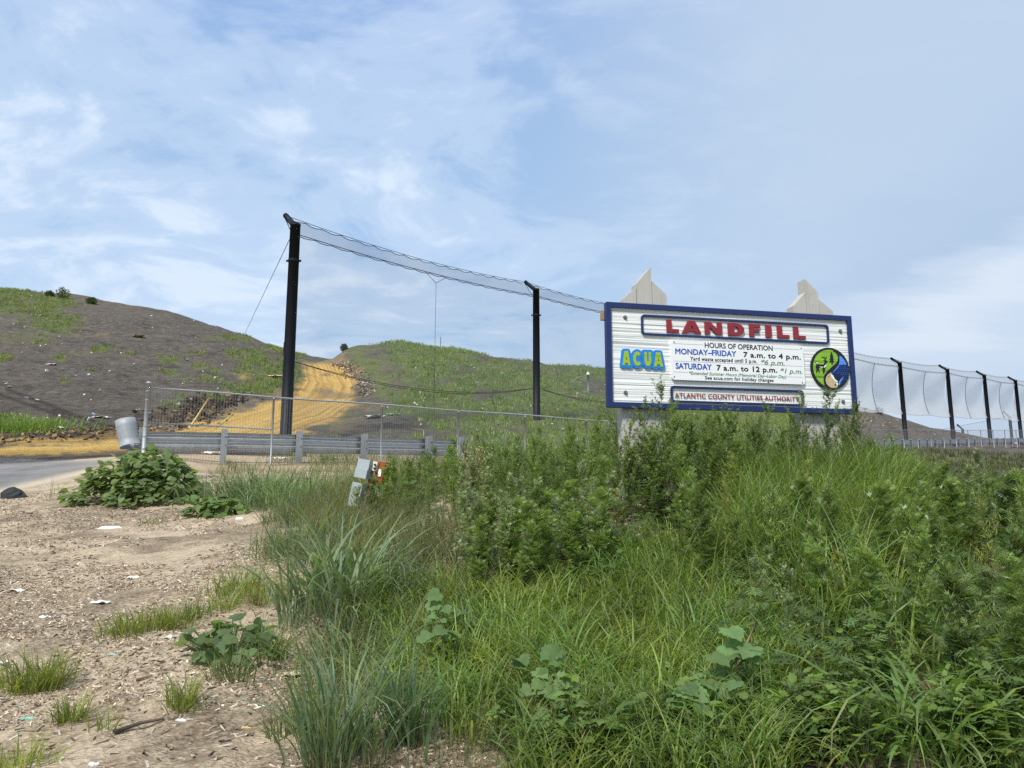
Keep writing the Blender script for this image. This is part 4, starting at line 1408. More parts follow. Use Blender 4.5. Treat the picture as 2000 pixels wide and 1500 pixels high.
tree = [(808, 345), (832, 395), (822, 395), (845, 440), (828, 440), (858, 490), (836, 490), (862, 545), (840, 545), (865, 605), (825, 605), (828, 655), (790, 655), (792, 605), (738, 605), (772, 545), (745, 545), (780, 490), (755, 490), (788, 440), (770, 440), (796, 395), (784, 395)]
em_poly(b, tree, .007, .0095)
b.build('pine_tree_mark', m_black, eo)

# --- posts: three timbers each, cut to points
PDp = -.058        # front of the timbers
THK = .145


def post(tops_, s_edges, flip):
    ps = MB()
    prt = None
    objs = []
    for k in range(3):
        a, bq = s_edges[k] + .003, s_edges[k + 1] - .003
        (tl, tr) = tops_[k]
        g0 = gs - .5
        b = MB(); b.prism([(a, g0), (bq, g0), (bq, tr), (a, tl)], fr, PDp - THK - .004 * k, PDp - .002 * k)
        objs.append(b.build('timber', m_tim, sign))
    return objs


def spp(px, py):
    return sp(px, py, PDp)


e1 = [spp(1210, 600)[0], spp(1244, 600)[0], spp(1274.5, 600)[0], spp(1303.5, 600)[0]]
post([(spp(1210, 589)[1], spp(1244, 562)[1]), (spp(1244, 554)[1], spp(1274.5, 521)[1]), (spp(1274.5, 549)[1], spp(1303.5, 576)[1])], e1, 0)
e2 = [spp(1551, 610)[0], spp(1576, 610)[0], spp(1601, 610)[0], spp(1628, 610)[0]]
post([(spp(1551, 597)[1], spp(1576, 571)[1]), (spp(1576, 545)[1], spp(1601, 571)[1]), (spp(1601, 585)[1], spp(1628, 608)[1])], e2, 1)
s0, t0 = spp(1188, 607); s1, t1 = spp(1188, 625)
b = MB(); b.prism([(s0 - .035, t1), (SW - .1, t1), (SW - .1, t0), (s0 - .035, t0)], fr, -.0575, -.052)
b.prism([(-.028, t1), (e1[0] - .01, t1), (e1[0] - .01, t0), (-.028, t0)], fr, -.10, -.0578)
b.build('batten', m_tim2, sign)
# ------------------------------------------------------------------ vegetation
rng = np.random.default_rng(7)
m_leaf = leafmat('weed_leaf', 0.48, 0.55, 0.3)
m_grass = leafmat('grass_blade', 0.45, 0.5, 0.35)
m_stem = leafmat('weed_stem', 0.0, 0.7, 0.2)


class Acc:
    """accumulates vertices, quads, triangles and tints"""
    def __init__(self):
        self.V = []; self.Q = []; self.T = []; self.C = []; self.n = 0

    def add(self, V, C, Q=None, T=None):
        V = np.asarray(V).reshape(-1, 3)
        C = np.asarray(C)
        if C.ndim == 1: C = np.tile(C, (len(V), 1))
        if Q is not None and len(Q): self.Q.append(np.asarray(Q) + self.n)
        if T is not None and len(T): self.T.append(np.asarray(T) + self.n)
        self.V.append(V); self.C.append(C); self.n += len(V)

    def build(self, name, mat, parent=None, loc=None):
        F = []
        if self.Q: F.append(np.concatenate(self.Q))
        if self.T: F.append(np.concatenate(self.T))
        return mk(name, np.concatenate(self.V), F, mat, parent, np.concatenate(self.C), False, loc)


def blades(acc, root, h, w, az, lean, curl, tint, nseg=5, twist=0.5, tip=None):
    """grass blades; all arguments arrays of length N"""
    root = np.asarray(root, float); N = len(root)
    h = np.broadcast_to(h, N).astype(float); w = np.broadcast_to(w, N).astype(float)
    az = np.broadcast_to(az, N); lean = np.broadcast_to(lean, N); curl = np.broadcast_to(curl, N)
    dirx, diry = np.cos(az), np.sin(az)
    sa = az + math.pi / 2 + rng.normal(0, twist, N)
    sd = np.stack([np.cos(sa), np.sin(sa), np.zeros(N)], 1)
    P = [root.copy()]
    cur = root.copy()
    for k in range(nseg):
        t = (k + 0.5) / nseg
        th = lean + curl * t ** 1.5
        st = (h / nseg)
        cur = cur + np.stack([np.sin(th) * dirx, np.sin(th) * diry, np.cos(th)], 1) * st[:, None]
        P.append(cur.copy())
    P = np.stack(P, 1)                                   # N, nseg+1, 3
    t = np.linspace(0, 1, nseg + 1)
    wp = (0.55 + 0.45 * np.minimum(t * 4, 1)) * (1 - t ** 2.2) + 0.03
    off = sd[:, None] * (w[:, None] * wp[None] * 0.5)[..., None]
    V = np.stack([P - off, P + off], 2)                   # N, nseg+1, 2, 3
    k2 = 2 * (nseg + 1)
    i = np.arange(N)[:, None] * k2; j = np.arange(nseg)[None] * 2
    Q = np.stack([i + j, i + j + 1, i + j + 3, i + j + 2], -1).reshape(-1, 4)
    tint = np.asarray(tint, float)
    if tint.ndim == 1: tint = np.tile(tint, (N, 1))
    C = np.repeat(tint, k2, 0).reshape(N, k2, 3)
    if tip is not None:
        wgt = np.repeat(np.clip((t - .55) / .45, 0, 1), 2)[None, :, None] * (rng.random(N) < tip[1])[:, None, None]
        C = C * (1 - wgt) + np.array(tip[0]) * wgt
    acc.add(V.reshape(-1, 3), C.reshape(-1, 3), Q)


def leaf_frames(d, n):
    """orthonormal frames: x along the leaf, z its upper face"""
    d = d / (np.linalg.norm(d, axis=1)[:, None] + 1e-9)
    n = n - d * (n * d).sum(1)[:, None]
    n = n / (np.linalg.norm(n, axis=1)[:, None] + 1e-9)
    return d, np.cross(n, d), n


def place_leaves(acc, tpl, pos, d, n, size, tint):
    TV, TQ, TT = tpl
    X, Y, Z = leaf_frames(np.asarray(d, float), np.asarray(n, float))
    size = np.broadcast_to(size, len(pos))
    V = pos[:, None] + size[:, None, None] * (TV[None, :, 0, None] * X[:, None] + TV[None, :, 1, None] * Y[:, None] + TV[None, :, 2, None] * Z[:, None])
    N, k = len(pos), len(TV)
    o = np.arange(N)[:, None, None] * k
    Q = (o + TQ[None]).reshape(-1, 4) if len(TQ) else None
    T = (o + TT[None]).reshape(-1, 3) if len(TT) else None
    tint = np.asarray(tint, float)
    if tint.ndim == 1: tint = np.tile(tint, (N, 1))
    acc.add(V.reshape(-1, 3), np.repeat(tint, k, 0), Q, T)


E3 = np.zeros((0, 3), int); E4 = np.zeros((0, 4), int)


def tpl_lobed(lat=((.14, .30, .10), (.34, .44, .11), (.54, .36, .10), (.70, .20, .07)), wt=.085):
    """deeply cut leaf: a narrow blade with pairs of pointed lobes"""
    V = []; Q = []
    def kite(x0, y0, x1, y1, w):
        dx_, dy_ = x1 - x0, y1 - y0; L = math.hypot(dx_, dy_); nx, ny = -dy_ / L * w, dx_ / L * w
        xm, ym = x0 + dx_ * .5, y0 + dy_ * .5
        f = lambda x, y: (x, y, -.22 * x * x + .10 * abs(y) - .5 * y * y)
        k = len(V); V.extend([f(x0, y0), f(xm + nx, ym + ny), f(x1, y1), f(xm - nx, ym - ny)]); Q.append([k, k + 3, k + 2, k + 1])
    kite(0, 0, .55, 0, .055)
    kite(.25, 0, 1, 0, wt)
    for x, r, w in lat:
        for s in (-1, 1):
            kite(x, 0, x + r * .72, s * r, w * .5)
    return np.array(V), np.array(Q), E3


def tpl_narrow():
    V = [(0, 0, 0), (.45, .10, .02), (1, 0, -.18), (.45, -.10, .02)]
    V += [(.25, 0, 0), (.42, .20, .02), (.75, .30, -.05), (.52, .08, .02), (.42, -.20, .02), (.75, -.30, -.05), (.52, -.08, .02)]
    return np.array(V), np.array([[0, 3, 2, 1], [4, 7, 6, 5], [4, 8, 9, 10]]), E3


def tpl_broad(kind='heart', teeth=0.0):
    """broad leaf as a folded fan"""
    if kind == 'heart':
        half = [(-.10, .16), (-.04, .34), (.12, .47), (.34, .48), (.58, .38), (.80, .20), (1.0, 0)]
    elif kind == 'angular':
        half = [(-.14, .20), (-.10, .44), (.04, .40), (.16, .58), (.30, .46), (.46, .50), (.54, .34), (.74, .28), (.80, .15), (1.0, 0)]
    else:
        half = [(0, .12), (.12, .26), (.2, .22), (.34, .38), (.40, .22), (.6, .30), (.68, .14), (1.0, 0)]
    V = [(.0, 0, .0), (.35, 0, 0), (.7, 0, -.05)]
    f = lambda x, y: (x, y, .16 * abs(y) - .30 * y * y - .20 * max(x - .3, 0) ** 2)
    up = [f(x, y) for x, y in half]; dn = [f(x, -y) for x, y in half[:-1]]
    V += up + dn
    T = []
    n = len(up); i0 = 3; i1 = 3 + n
    cidx = lambda k: 0 if half[k][0] < .1 else (1 if half[k][0] < .5 else 2)
    for k in range(n - 1):
        c_ = cidx(k)
        T.append((c_, i0 + k, i0 + k + 1) if True else 0)
        a, bq = i1 + k, (i1 + k + 1 if k + 1 < n - 1 else i0 + n - 1)
        T.append((c_, bq, a))
        c2 = cidx(min(k + 1, n - 1))
        if c2 != c_:
            T.append((c_, i0 + k + 1, c2)); T.append((c_, c2, bq))
    T = [(a, c_, b_) for a, b_, c_ in T]
    return np.array(V), E4, np.array(T)


def tpl_lance():
    V = [(0, 0, 0), (.22, .075, .015), (.5, .085, .0), (.78, .05, -.10), (1, 0, -.22), (.78, -.05, -.10), (.5, -.085, .0), (.22, -.075, .015), (.5, 0, -.03)]
    return np.array(V), np.array([[0, 8, 2, 1], [0, 7, 6, 8], [8, 4, 3, 2], [8, 6, 5, 4]]), E3


T_LANCE = tpl_lance()
T_LOBE, T_NARROW, T_HEART, T_ANG, T_CUT = tpl_lobed(), tpl_narrow(), tpl_broad('heart'), tpl_broad('angular'), tpl_broad('cut')


def tube_acc(acc, pts, r, tint, k=4):
    b = MB(); b.tube(pts, r, k, cap=False)
    acc.add(np.concatenate(b.V), tint, b.F[0])


def jit(c, n, s=.18, hue=.10):
    """natural colour spread between leaves"""
    v = np.exp(rng.normal(0, s, (n, 1)))
    hshift = rng.normal(0, hue, (n, 1)) * np.array([[1.0, .25, -.3]])
    return np.clip(np.array(c)[None] * v * (1 + hshift), .005, .9)


def mugwort(Hh, seed, tint, *, lance=False, big=1.0, nb=9, sparse=1.0, pale=.05, leafy=34):
    """upright branching weed with deeply cut leaves, base at the origin"""
    global rng
    keep = rng; rng = np.random.default_rng(seed)
    acc = Acc(); st = Acc()
    dirn = rng.uniform(0, 2 * math.pi); ln = rng.uniform(.02, .16)
    ts = np.linspace(0, 1, 7)
    axis = np.stack([np.cos(dirn) * ln * Hh * ts ** 1.7, np.sin(dirn) * ln * Hh * ts ** 1.7, Hh * ts], 1) + rng.normal(0, .006, (7, 3)) * ts[:, None]
    P = lambda t: np.stack([np.interp(t, ts, axis[:, k]) for k in range(3)], -1)
    tube_acc(st, axis, np.linspace(.0045, .0012, 7), np.array([.10, .105, .045]))
    n = int(leafy * 2.6 * Hh / .9)
    t = np.sort(rng.uniform(.06, 1.0, n)); a = np.arange(n) * 2.4 + rng.normal(0, .4, n)
    size = big * .122 * (1.05 - .68 * t) * rng.uniform(.75, 1.2, n)
    up = .25 + .75 * t + rng.normal(0, .2, n)
    d = np.stack([np.cos(a), np.sin(a), up], 1)
    nn = np.stack([-np.cos(a) * .35, -np.sin(a) * .35, np.ones(n)], 1) + rng.normal(0, .25, (n, 3))
    c = jit(tint, n)
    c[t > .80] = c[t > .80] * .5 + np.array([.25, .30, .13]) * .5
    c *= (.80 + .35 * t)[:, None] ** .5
    pl = rng.random(n) < pale
    c[pl] = np.array([.48, .54, .43])
    place_leaves(acc, T_LANCE if lance else T_LOBE, P(t), d, nn, size * (1.15 if lance else 1), c)
    for k in range(int(nb * 1.9)):
        tb = rng.uniform(.18, .93); ab = rng.uniform(0, 2 * math.pi)
        L = (.12 + .26 * (1 - tb)) * Hh * rng.uniform(.6, 1.15)
        o = P(np.array([tb]))[0]
        dv = np.array([math.cos(ab), math.sin(ab), rng.uniform(.7, 1.5)]); dv /= np.linalg.norm(dv)
        bts = np.linspace(0, 1, 4)[:, None]
        br = o + dv * L * bts + np.array([0, 0, 1.0]) * L * .22 * bts ** 2
        tube_acc(st, br, np.linspace(.0025, .0009, 4), np.array([.11, .12, .05]), 3)
        m = int(rng.integers(11, 18) * sparse)
        tt = np.sort(rng.uniform(.12, 1, m)); aa = np.arange(m) * 2.4 + rng.uniform(0, 6)
        pos = np.stack([np.interp(tt, bts[:, 0], br[:, q]) for q in range(3)], 1)
        dd = np.stack([np.cos(aa), np.sin(aa), rng.uniform(.3, 1.1, m)], 1) + dv * .7
        nn = np.stack([-np.cos(aa) * .4, -np.sin(aa) * .4, np.ones(m)], 1) + rng.normal(0, .3, (m, 3))
        ss = big * .078 * (1.1 - .5 * tt) * rng.uniform(.7, 1.25, m)
        cc = jit(tint, m)
        cc[rng.random(m) < pale] = np.array([.48, .54, .43])
        place_leaves(acc, (T_LANCE if lance else T_NARROW) if rng.random() < .55 or lance else T_LOBE, pos, dd, nn, ss, cc)
    # one mesh: leaves + stems
    off = acc.n
    acc.V += st.V; acc.C += st.C
    acc.Q += [q + off for q in st.Q]
    acc.n += st.n
    rng = keep
    return acc


G_DARK, G_MID, G_YEL, G_BLUE = (.17, .24, .09), (.23, .315, .10), (.26, .31, .09), (.165, .235, .115)
PROTO = {}
def lowweed(seed, tint):
    global rng
    keep = rng; rng = np.random.default_rng(seed)
    acc = Acc(); n = 46
    a = rng.uniform(0, 6.28, n); q = np.sqrt(rng.random(n)); z = (.05 + .27 * rng.random(n)) * (1.15 - .6 * q)
    pos = np.c_[np.cos(a) * q * .15, np.sin(a) * q * .15, z]
    place_leaves(acc, T_CUT, pos, np.c_[np.cos(a), np.sin(a), rng.uniform(-.2, .5, n)], rng.normal(0, .3, (n, 3)) + [0, 0, 1], rng.uniform(.055, .10, n), jit(tint, n, .15, .08))
    for k in range(n): tube_acc(acc, [[0, 0, -.02], pos[k] * [.5, .5, .6], pos[k]], .0018, np.array([.14, .18, .07]), 3)
    rng = keep
    return acc


def proto(key, **kw):
    a = lowweed(kw['seed'], kw['tint']) if key[0] == 'low' else mugwort(**kw)
    o = a.build('mugwort_plant', [m_leaf])
    COL.objects.unlink(o)
    PROTO[key] = o.data
    bpy.data.objects.remove(o)


for v in range(4):
    proto(('tall', v), Hh=1.0, seed=100 + v, tint=[G_DARK, G_MID, G_MID, (.225, .295, .10)][v], big=.62, nb=16, sparse=1.5, pale=.03, leafy=44)
    proto(('mid', v), Hh=.72, seed=200 + v, tint=[G_MID, (.23, .305, .10), G_BLUE, G_MID][v], big=.78, nb=11, sparse=1.25, pale=.05, leafy=40)
    proto(('lush', v), Hh=.62, seed=300 + v, tint=[G_MID, G_DARK, (.215, .295, .09), G_MID][v], big=1.0, nb=10, sparse=1.1, pale=.04, leafy=40)
    proto(('low', v), Hh=.30, seed=400 + v, tint=[(.20, .30, .075), (.17, .26, .07), (.155, .235, .07), (.22, .32, .08)][v], big=1.05, nb=7, sparse=1.0, pale=.01, leafy=44)
    proto(('lance', v), Hh=.80, seed=600 + v, tint=[(.22, .30, .10), (.25, .33, .11), (.19, .27, .10), (.30, .33, .10)][v], lance=True, big=[.9, .75, 1.0, .8][v], nb=[5, 8, 4, 7][v], sparse=1.2, pale=.0, leafy=[46, 40, 50, 36][v])
proto(('yellow', 0), Hh=.8, seed=521, tint=(.36, .33, .10), big=.8, nb=8, sparse=1.0, pale=0, leafy=30)
proto(('pale', 0), Hh=.85, seed=501, tint=(.225, .285, .12), big=.85, nb=9, sparse=1.1, pale=.38)
proto(('pale', 1), Hh=.75, seed=502, tint=(.225, .285, .115), big=.95, nb=8, sparse=1.1, pale=.30)
proto(('wispy', 0), Hh=1.1, seed=511, tint=(.20, .255, .105), big=.60, nb=14, sparse=1.1, pale=.02, leafy=26)
proto(('wispy', 1), Hh=1.1, seed=512, tint=(.225, .285, .115), big=.5, nb=13, sparse=1.1, pale=.02, leafy=24)
proto(('wispy', 2), Hh=1.1, seed=513, tint=(.17, .235, .105), big=.62, nb=15, sparse=1.2, pale=.02, leafy=28)

COUNT = {}
def plant(key, x, y, sc, label, group, rot=None, tilt=0.0, dz=0.0, name='mugwort_plant'):
    o = bpy.data.objects.new(name, PROTO[key])
    o.location = (x, y, H1(x, y) - .02 + dz)
    o.rotation_euler = (rng.normal(0, .07) + tilt, rng.normal(0, .07), rng.uniform(0, 6.28) if rot is None else rot)
    w_ = rng.uniform(.8, 1.05)
    o.scale = (sc * w_, sc * w_, sc * rng.uniform(.95, 1.15))
    COL.objects.link(o)
    tag(o, label, 'weed', group)
    return o


def scatter(n, xr, yr, cond, seed, mind=0.0):
    r_ = np.random.default_rng(seed)
    pts = []
    tries = 0
    while len(pts) < n and tries < 60:
        X = r_.uniform(*xr, n * 3); Y = r_.uniform(*yr, n * 3)
        k = cond(X, Y); X, Y = X[k], Y[k]
        for a, bq in zip(X, Y):
            if mind > 0 and pts:
                P = np.array(pts)
                if ((P[:, 0] - a) ** 2 + (P[:, 1] - bq) ** 2).min() < mind ** 2:
                    continue
            pts.append((a, bq))
            if len(pts) >= n: break
        tries += 1
    return np.array(pts).reshape(-1, 2)


def U(X, Y):
    """photo x of ground points"""
    return 1000 + FPX * X / (Y * .988)


SGN = lambda X, Y: (np.stack([X, Y], -1) - SO[:2]) @ EN[:2]      # > 0 in front of the sign plane
# A: tall weeds around the sign
ptsA = scatter(56, (.75, 5.0), (6.4, 10.5), lambda X, Y: (U(X, Y) > 1185) & (U(X, Y) < 1830) & ~((np.abs(SGN(X, Y) + .12) < .14)) & (SGN(X, Y) < .95)
               & ~((U(X, Y) > 1440) & (U(X, Y) < 1760) & (SGN(X, Y) > .30)), 11, .20)
for x, y in ptsA:
    f_ = SGN(np.array(x), np.array(y)); u = U(x, y)
    top_allow = (TB - .02 if u < 1690 else TB - .02 - (u - 1690) / 150 * .50)
    room = top_allow - H1(x, y)
    if f_ > 0: room *= rng.uniform(.80, 1.03) * y / 7.8 if y < 7.8 else rng.uniform(.85, 1.0)
    else: room *= rng.uniform(.72, .98)
    v = int(rng.integers(4))
    plant(('tall', v), x, y, float(np.clip(room, .45, 1.15)), 'tall bushy mugwort stem in the thicket at the foot of the sign', 'mugwort stems at the sign foot')
# wispy ones rising in front of the sign's lower edge
for k, (px, top, Y) in enumerate([(1262, 772, 7.15), (1215, 800, 7.2), (1300, 772, 7.3), (1345, 806, 7.3), (1532, 784, 7.75), (1602, 762, 7.8), (1655, 800, 7.9), (1425, 800, 7.4), (1490, 800, 7.6), (1248, 830, 7.05), (1288, 830, 7.0), (1690, 775, 8.1), (1570, 812, 7.7), (1625, 806, 7.85)]):
    p = at(px, 850, Y); tp = at(px, top, Y)[2]
    hh = tp - H1(p[0], p[1])
    lb = {0: 'wispy dark mugwort stem leaning across the lower left bolt of the sign', 4: 'thin weed tip crossing the last word of the bottom lettering', 5: 'tall thin weed tip standing below the round emblem'}.get(k, 'thin mugwort stem reaching the lower navy frame of the sign')
    plant(('wispy', k % 3), p[0], p[1], hh / 1.1, lb, 'thin stems along the sign edge')
for k, (px, top, Y) in enumerate([(1238, 850, 7.0), (1262, 828, 7.05), (1284, 818, 7.15), (1306, 812, 7.2), (1330, 806, 7.25), (1356, 806, 7.3), (1384, 808, 7.35), (1412, 806, 7.4), (1442, 812, 7.5), (1270, 880, 6.8), (1300, 868, 6.85), (1335, 850, 6.9), (1375, 845, 7.0),
                                 (1475, 816, 7.65), (1508, 822, 7.7), (1545, 826, 7.75), (1578, 832, 7.8), (1612, 838, 7.85), (1650, 828, 7.95), (1405, 860, 6.95), (1440, 850, 7.1)]):
    p = at(px, 850, Y); hh = at(px, top, Y)[2] - H1(p[0], p[1])
    plant(('tall', (k * 3 + 1) % 4), p[0], p[1], hh / 1.06, 'bushy mugwort stem standing right before a sign post or under the board', 'mugwort stems before the sign posts')
# B: weeds on the mound left of the sign
ptsB = scatter(84, (-1.9, 1.3), (6.4, 12.0), lambda X, Y: (U(X, Y) > 770) & (U(X, Y) < 1190) & (Y > 8.6 - (U(X, Y) - 770) / 420 * 1.9), 12, .20)
for x, y in ptsB:
    u = U(x, y)
    top = at(u, np.interp(u, [770, 860, 930, 1000, 1100, 1190], [905, 868, 858, 850, 835, 800]), y)[2]
    room = (top - H1(x, y)) * rng.uniform(.7, 1.02)
    plant(('tall' if rng.random() < .7 else 'mid', int(rng.integers(4))), x, y, float(np.clip(room, .35, 1.05)), 'soft green mugwort stem on the mound between fence and sign', 'mugwort stems left of the sign')
for k, (px, py, hh) in enumerate(((712, 968, .62), (700, 985, .5), (735, 985, .48), (752, 965, .6), (770, 960, .62), (720, 1000, .45), (742, 1005, .5), (690, 1010, .4))):
    p = at(px, py + 45, 9.1); plant(('wispy' if k < 2 else 'mid', k % 3), p[0], p[1], hh / (1.1 if k < 2 else .72), 'weed stem growing up in front of the rusty electrical box', 'weeds around the rusty box')
for x, y in scatter(26, (-2.2, .2), (7.6, 11.5), lambda X, Y: (U(X, Y) > 752 + (9.5 - Y) * 18) & (U(X, Y) < 905), 15, .18):
    u = U(x, y); top = at(u, np.interp(u, [740, 800, 850, 905], [925, 893, 872, 865]), y)[2]
    room = (top - H1(x, y)) * (rng.uniform(.75, 1.03) if y > 9 else rng.uniform(.45, .7))
    key = 'tall' if rng.random() < .6 else 'lance'
    plant((key, int(rng.integers(4))), x, y, float(np.clip(room, .3, .95)) / (1.0 if key == 'tall' else .8), 'soft green weed stem between the rusty box and the dried seed heads', 'weeds right of the rusty box', name='mugwort_plant' if key == 'tall' else 'narrow_leaved_weed')
# C: central bush with silvery tips
for k, (x, y) in enumerate(scatter(26, (-.35, 1.0), (5.3, 6.7), lambda X, Y: (((U(X, Y) - 1040) / 175) ** 2 + ((Y - 6.0) / .62) ** 2) < 1, 13, .17)):
    plant(('lush', int(rng.integers(4))) if k % 4 else ('pale', k % 2), x, y, rng.uniform(.85, 1.12) * (1.0 if k % 4 else .8), 'leafy mugwort stem in the silvery tipped bush at the centre of the bank', 'mugwort stems of the central bush')
for px, py, k in ((930, 1000, 0), (1000, 1000, 1), (965, 985, 0), (905, 905, 1), (945, 900, 0)):
    g = ground_at(px, py + 130)
    plant(('pale', k), g[0], g[1], .8, 'mugwort stem with silvery white leaf tips beside the central bush', 'silver tipped mugwort stems')
# D: the whole right side
def condD(X, Y):
    u = U(X, Y)
    e = (u > 1390 + (5.2 - Y) * 130) & (u < 2180)
    grassy = (u > 1440) & (u < 1780) & (Y > 6.0) & (Y < 7.9)
    return e & ~grassy & ~((Y < 4.3) & (u < 1760))
ptsD = scatter(140, (.9, 6.5), (3.75, 8.8), condD, 14, .19)
for x, y in ptsD:
    u = U(x, y)
    if y > 7.0 and u < 1700: key, s_ = 'tall', .7
    elif y > 6.2: key, s_ = ('mid' if rng.random() < .6 else 'tall'), rng.uniform(.75, 1.05)
    else: key, s_ = ('lush' if rng.random() < .65 else 'mid'), rng.uniform(.8, 1.15)
    top = at(u, np.interp(u, [1390, 1700, 1780, 1840, 1900, 1960, 2180], [860, 850, 885, 915, 945, 930, 905]), y)[2]
    mh = {'tall': 1.0, 'mid': .72, 'lush': .62}[key]
    s_ = min(s_, max(.3, (top - H1(x, y)) / mh))
    lb = 'leafy dark green mugwort stem covering the slope in the right of the photo' if y < 6.2 else 'feathery mugwort stem on the upper slope right of the sign'
    if rng.random() < .34:
        s_ *= mh / .80; key = 'lance'
        lb = 'narrow leaved bright weed among the dark mugwort low on the right slope' if y < 6.2 else 'narrow leaved bright weed on the upper slope right of the sign'
    plant((key, int(rng.integers(4))), x, y, s_, lb, 'mugwort stems on the right slope' if key != 'lance' else 'narrow leaved weeds', name='mugwort_plant' if key != 'lance' else 'narrow_leaved_weed')
for k, (px, py) in enumerate(((1480, 1200), (1500, 1160), (1540, 1240), (1900, 1010), (1940, 1000), (1985, 1010))):
    g = ground_at(px, py + 60)
    plant(('pale', k % 2), g[0], g[1], .62 if k < 3 else .8, ['mugwort stem with white leaf tips near the dry stick', 'pale leaved mugwort stem at the upper right of the bank'][k > 2], 'silver tipped mugwort stems')
for px, py, hh, lb in ((1262, 900, .75, 'yellowing weed stem in front of the left sign post'), (1425, 1060, .5, 'yellowing weed in the middle of the right slope'), (1205, 1010, .4, 'yellow leaved low weed beside the left sign post foot'), (1640, 1190, .45, 'tan tinged weed above the broad bladed grass')):
    g = ground_at(px, py + 40); plant(('yellow', 0), g[0], g[1], hh / .8, lb, None)
# E: low bright leafy weeds along the bottom
for k, (px, py, n, sp_) in enumerate(((860, 1330, 5, 70), (1130, 1460, 6, 90), (1390, 1470, 14, 110), (1900, 1440, 20, 90), (1960, 1380, 12, 60), (1620, 1470, 10, 120), (1720, 1360, 5, 60), (980, 1440, 3, 50), (630, 1160, 3, 40), (1180, 1120, 4, 40))):
    for q in range(n):
        g = ground_at(px + rng.normal(0, sp_ * .5), min(1495, py + rng.normal(0, 28)))
        plant(('low', int(rng.integers(4))), g[0], g[1], rng.uniform(.6, 1.1), ['low bright green cut leaf weed in the fine grass', 'low bright leafy weed in the lower right corner'][px > 1650], 'low leafy weeds along the bottom', name='leafy_weed')

# ------------------------------------------------------------------ grasses (nobody could count the blades)
def field(n, xr, yr, cond, seed, hr, wr, leanr, curlr, tint, tipc=None, spread=.2, hue=.12, nseg=5, clump=0.0, hfun=None):
    r_ = np.random.default_rng(seed)
    P = scatter(n, xr, yr, cond, seed)
    if clump > 0:
        cl = P[r_.integers(0, max(2, n // 14), n)]
        P = np.where((r_.random(n) < .75)[:, None], cl + r_.normal(0, clump, (n, 2)), P)
    z = H(P[:, 0], P[:, 1]) - .01
    acc = Acc(); n = len(P)
    hh = r_.uniform(*hr, n)
    if hfun is not None: hh = hh * hfun(P[:, 0], P[:, 1])
    blades(acc, np.c_[P, z], hh, r_.uniform(*wr, n), r_.uniform(0, 6.28, n), np.abs(r_.normal(leanr[0], leanr[1], n)), r_.uniform(*curlr, n), jit(tint, n, spread, hue) * drift(P, seed), nseg, .5, tipc)
    return acc


def drift(P, seed):
    a_ = vnoise(P[:, 0] * 1.7, P[:, 1] * 1.7, seed)[:, None]; b_ = vnoise(P[:, 0] * 4.1, P[:, 1] * 4.1, seed + 3)[:, None]
    return (.72 + .56 * a_) * (1 + (b_ - .5) * np.array([[.5, .12, -.3]]))


STRAW = (.34, .29, .16)
a = field(17000, (-1.4, 2.1), (3.2, 6.3), lambda X, Y: (U(X, Y) > 735 + 45 * np.sin(Y * 3) + 60 * (Y < 4.2)) & (U(X, Y) < 1520) & ~((U(X, Y) < 1010) & (Y < 3.95 + .35 * np.sin(X * 9))) & ~((((U(X, Y) - 1040) / 150) ** 2 + ((Y - 6.0) / .5) ** 2) < 1)
          & ~((U(X, Y) < 1000) & (Y > 5.9)), 31, (.20, .46), (.005, .0125), (.25, .22), (.7, 2.6), (.185, .265, .068), (STRAW, .12), clump=.05)
tag(a.build('grass', m_grass), 'fine bright green arching grass filling the lower middle of the bank', 'grass', kind='stuff')
a = field(11000, (1.2, 5.5), (5.6, 8.6), lambda X, Y: (U(X, Y) > 1420) & (U(X, Y) < 1880) & (SGN(X, Y) > .3), 32, (.38, .85), (.006, .014), (.18, .16), (.4, 2.3), (.175, .245, .066), (STRAW, .05), clump=.07,
          hfun=lambda X, Y: 1 - .60 * smooth(1700, 1870, U(X, Y)))
tag(a.build('grass', m_grass), 'tall light green grass on the slope below the sign', 'grass', kind='stuff')
a = field(3300, (.4, 4.8), (3.2, 5.6), lambda X, Y: (U(X, Y) > 1300) & (U(X, Y) < 2100), 33, (.15, .40), (.006, .014), (.3, .25), (.6, 2.4), (.135, .20, .058), (STRAW, .10), clump=.05)
tag(a.build('grass', m_grass), 'mixed grass showing between the weeds on the right slope', 'grass', kind='stuff')
a = field(14000, (-3.2, .2), (4.3, 13.5), lambda X, Y: (U(X, Y) > 555 + 50 * np.sin(Y * 2.3) + (Y < 7.5) * 60 + (Y < 5.4) * 35) & (U(X, Y) < 960) & ~((U(X, Y) > 830) & (Y > 8)), 34, (.20, .50), (.004, .009), (.32, .22), (.4, 2.0), (.165, .195, .088), (STRAW, .30), spread=.25, clump=.08)
tag(a.build('grass', m_grass), 'thin grey green and straw coloured grass beside the rusty box', 'grass', kind='stuff')
a = field(11000, (-7.5, 6), (12.8, 25.5), lambda X, Y: (U(X, Y) > 430) & (U(X, Y) < 1330) & ((U(X, Y) > 600) | (vnoise(X * 1.3, Y * 1.3, 5) > .52)) & ((Y > 14) | (U(X, Y) > 600)), 35, (.18, .48), (.006, .014), (.3, .2), (.3, 1.6), (.150, .178, .075), (STRAW, .30), spread=.25, clump=.14)
tag(a.build('grass', m_grass), 'rough grass along the foot of the near fence and guardrail', 'grass', kind='stuff')
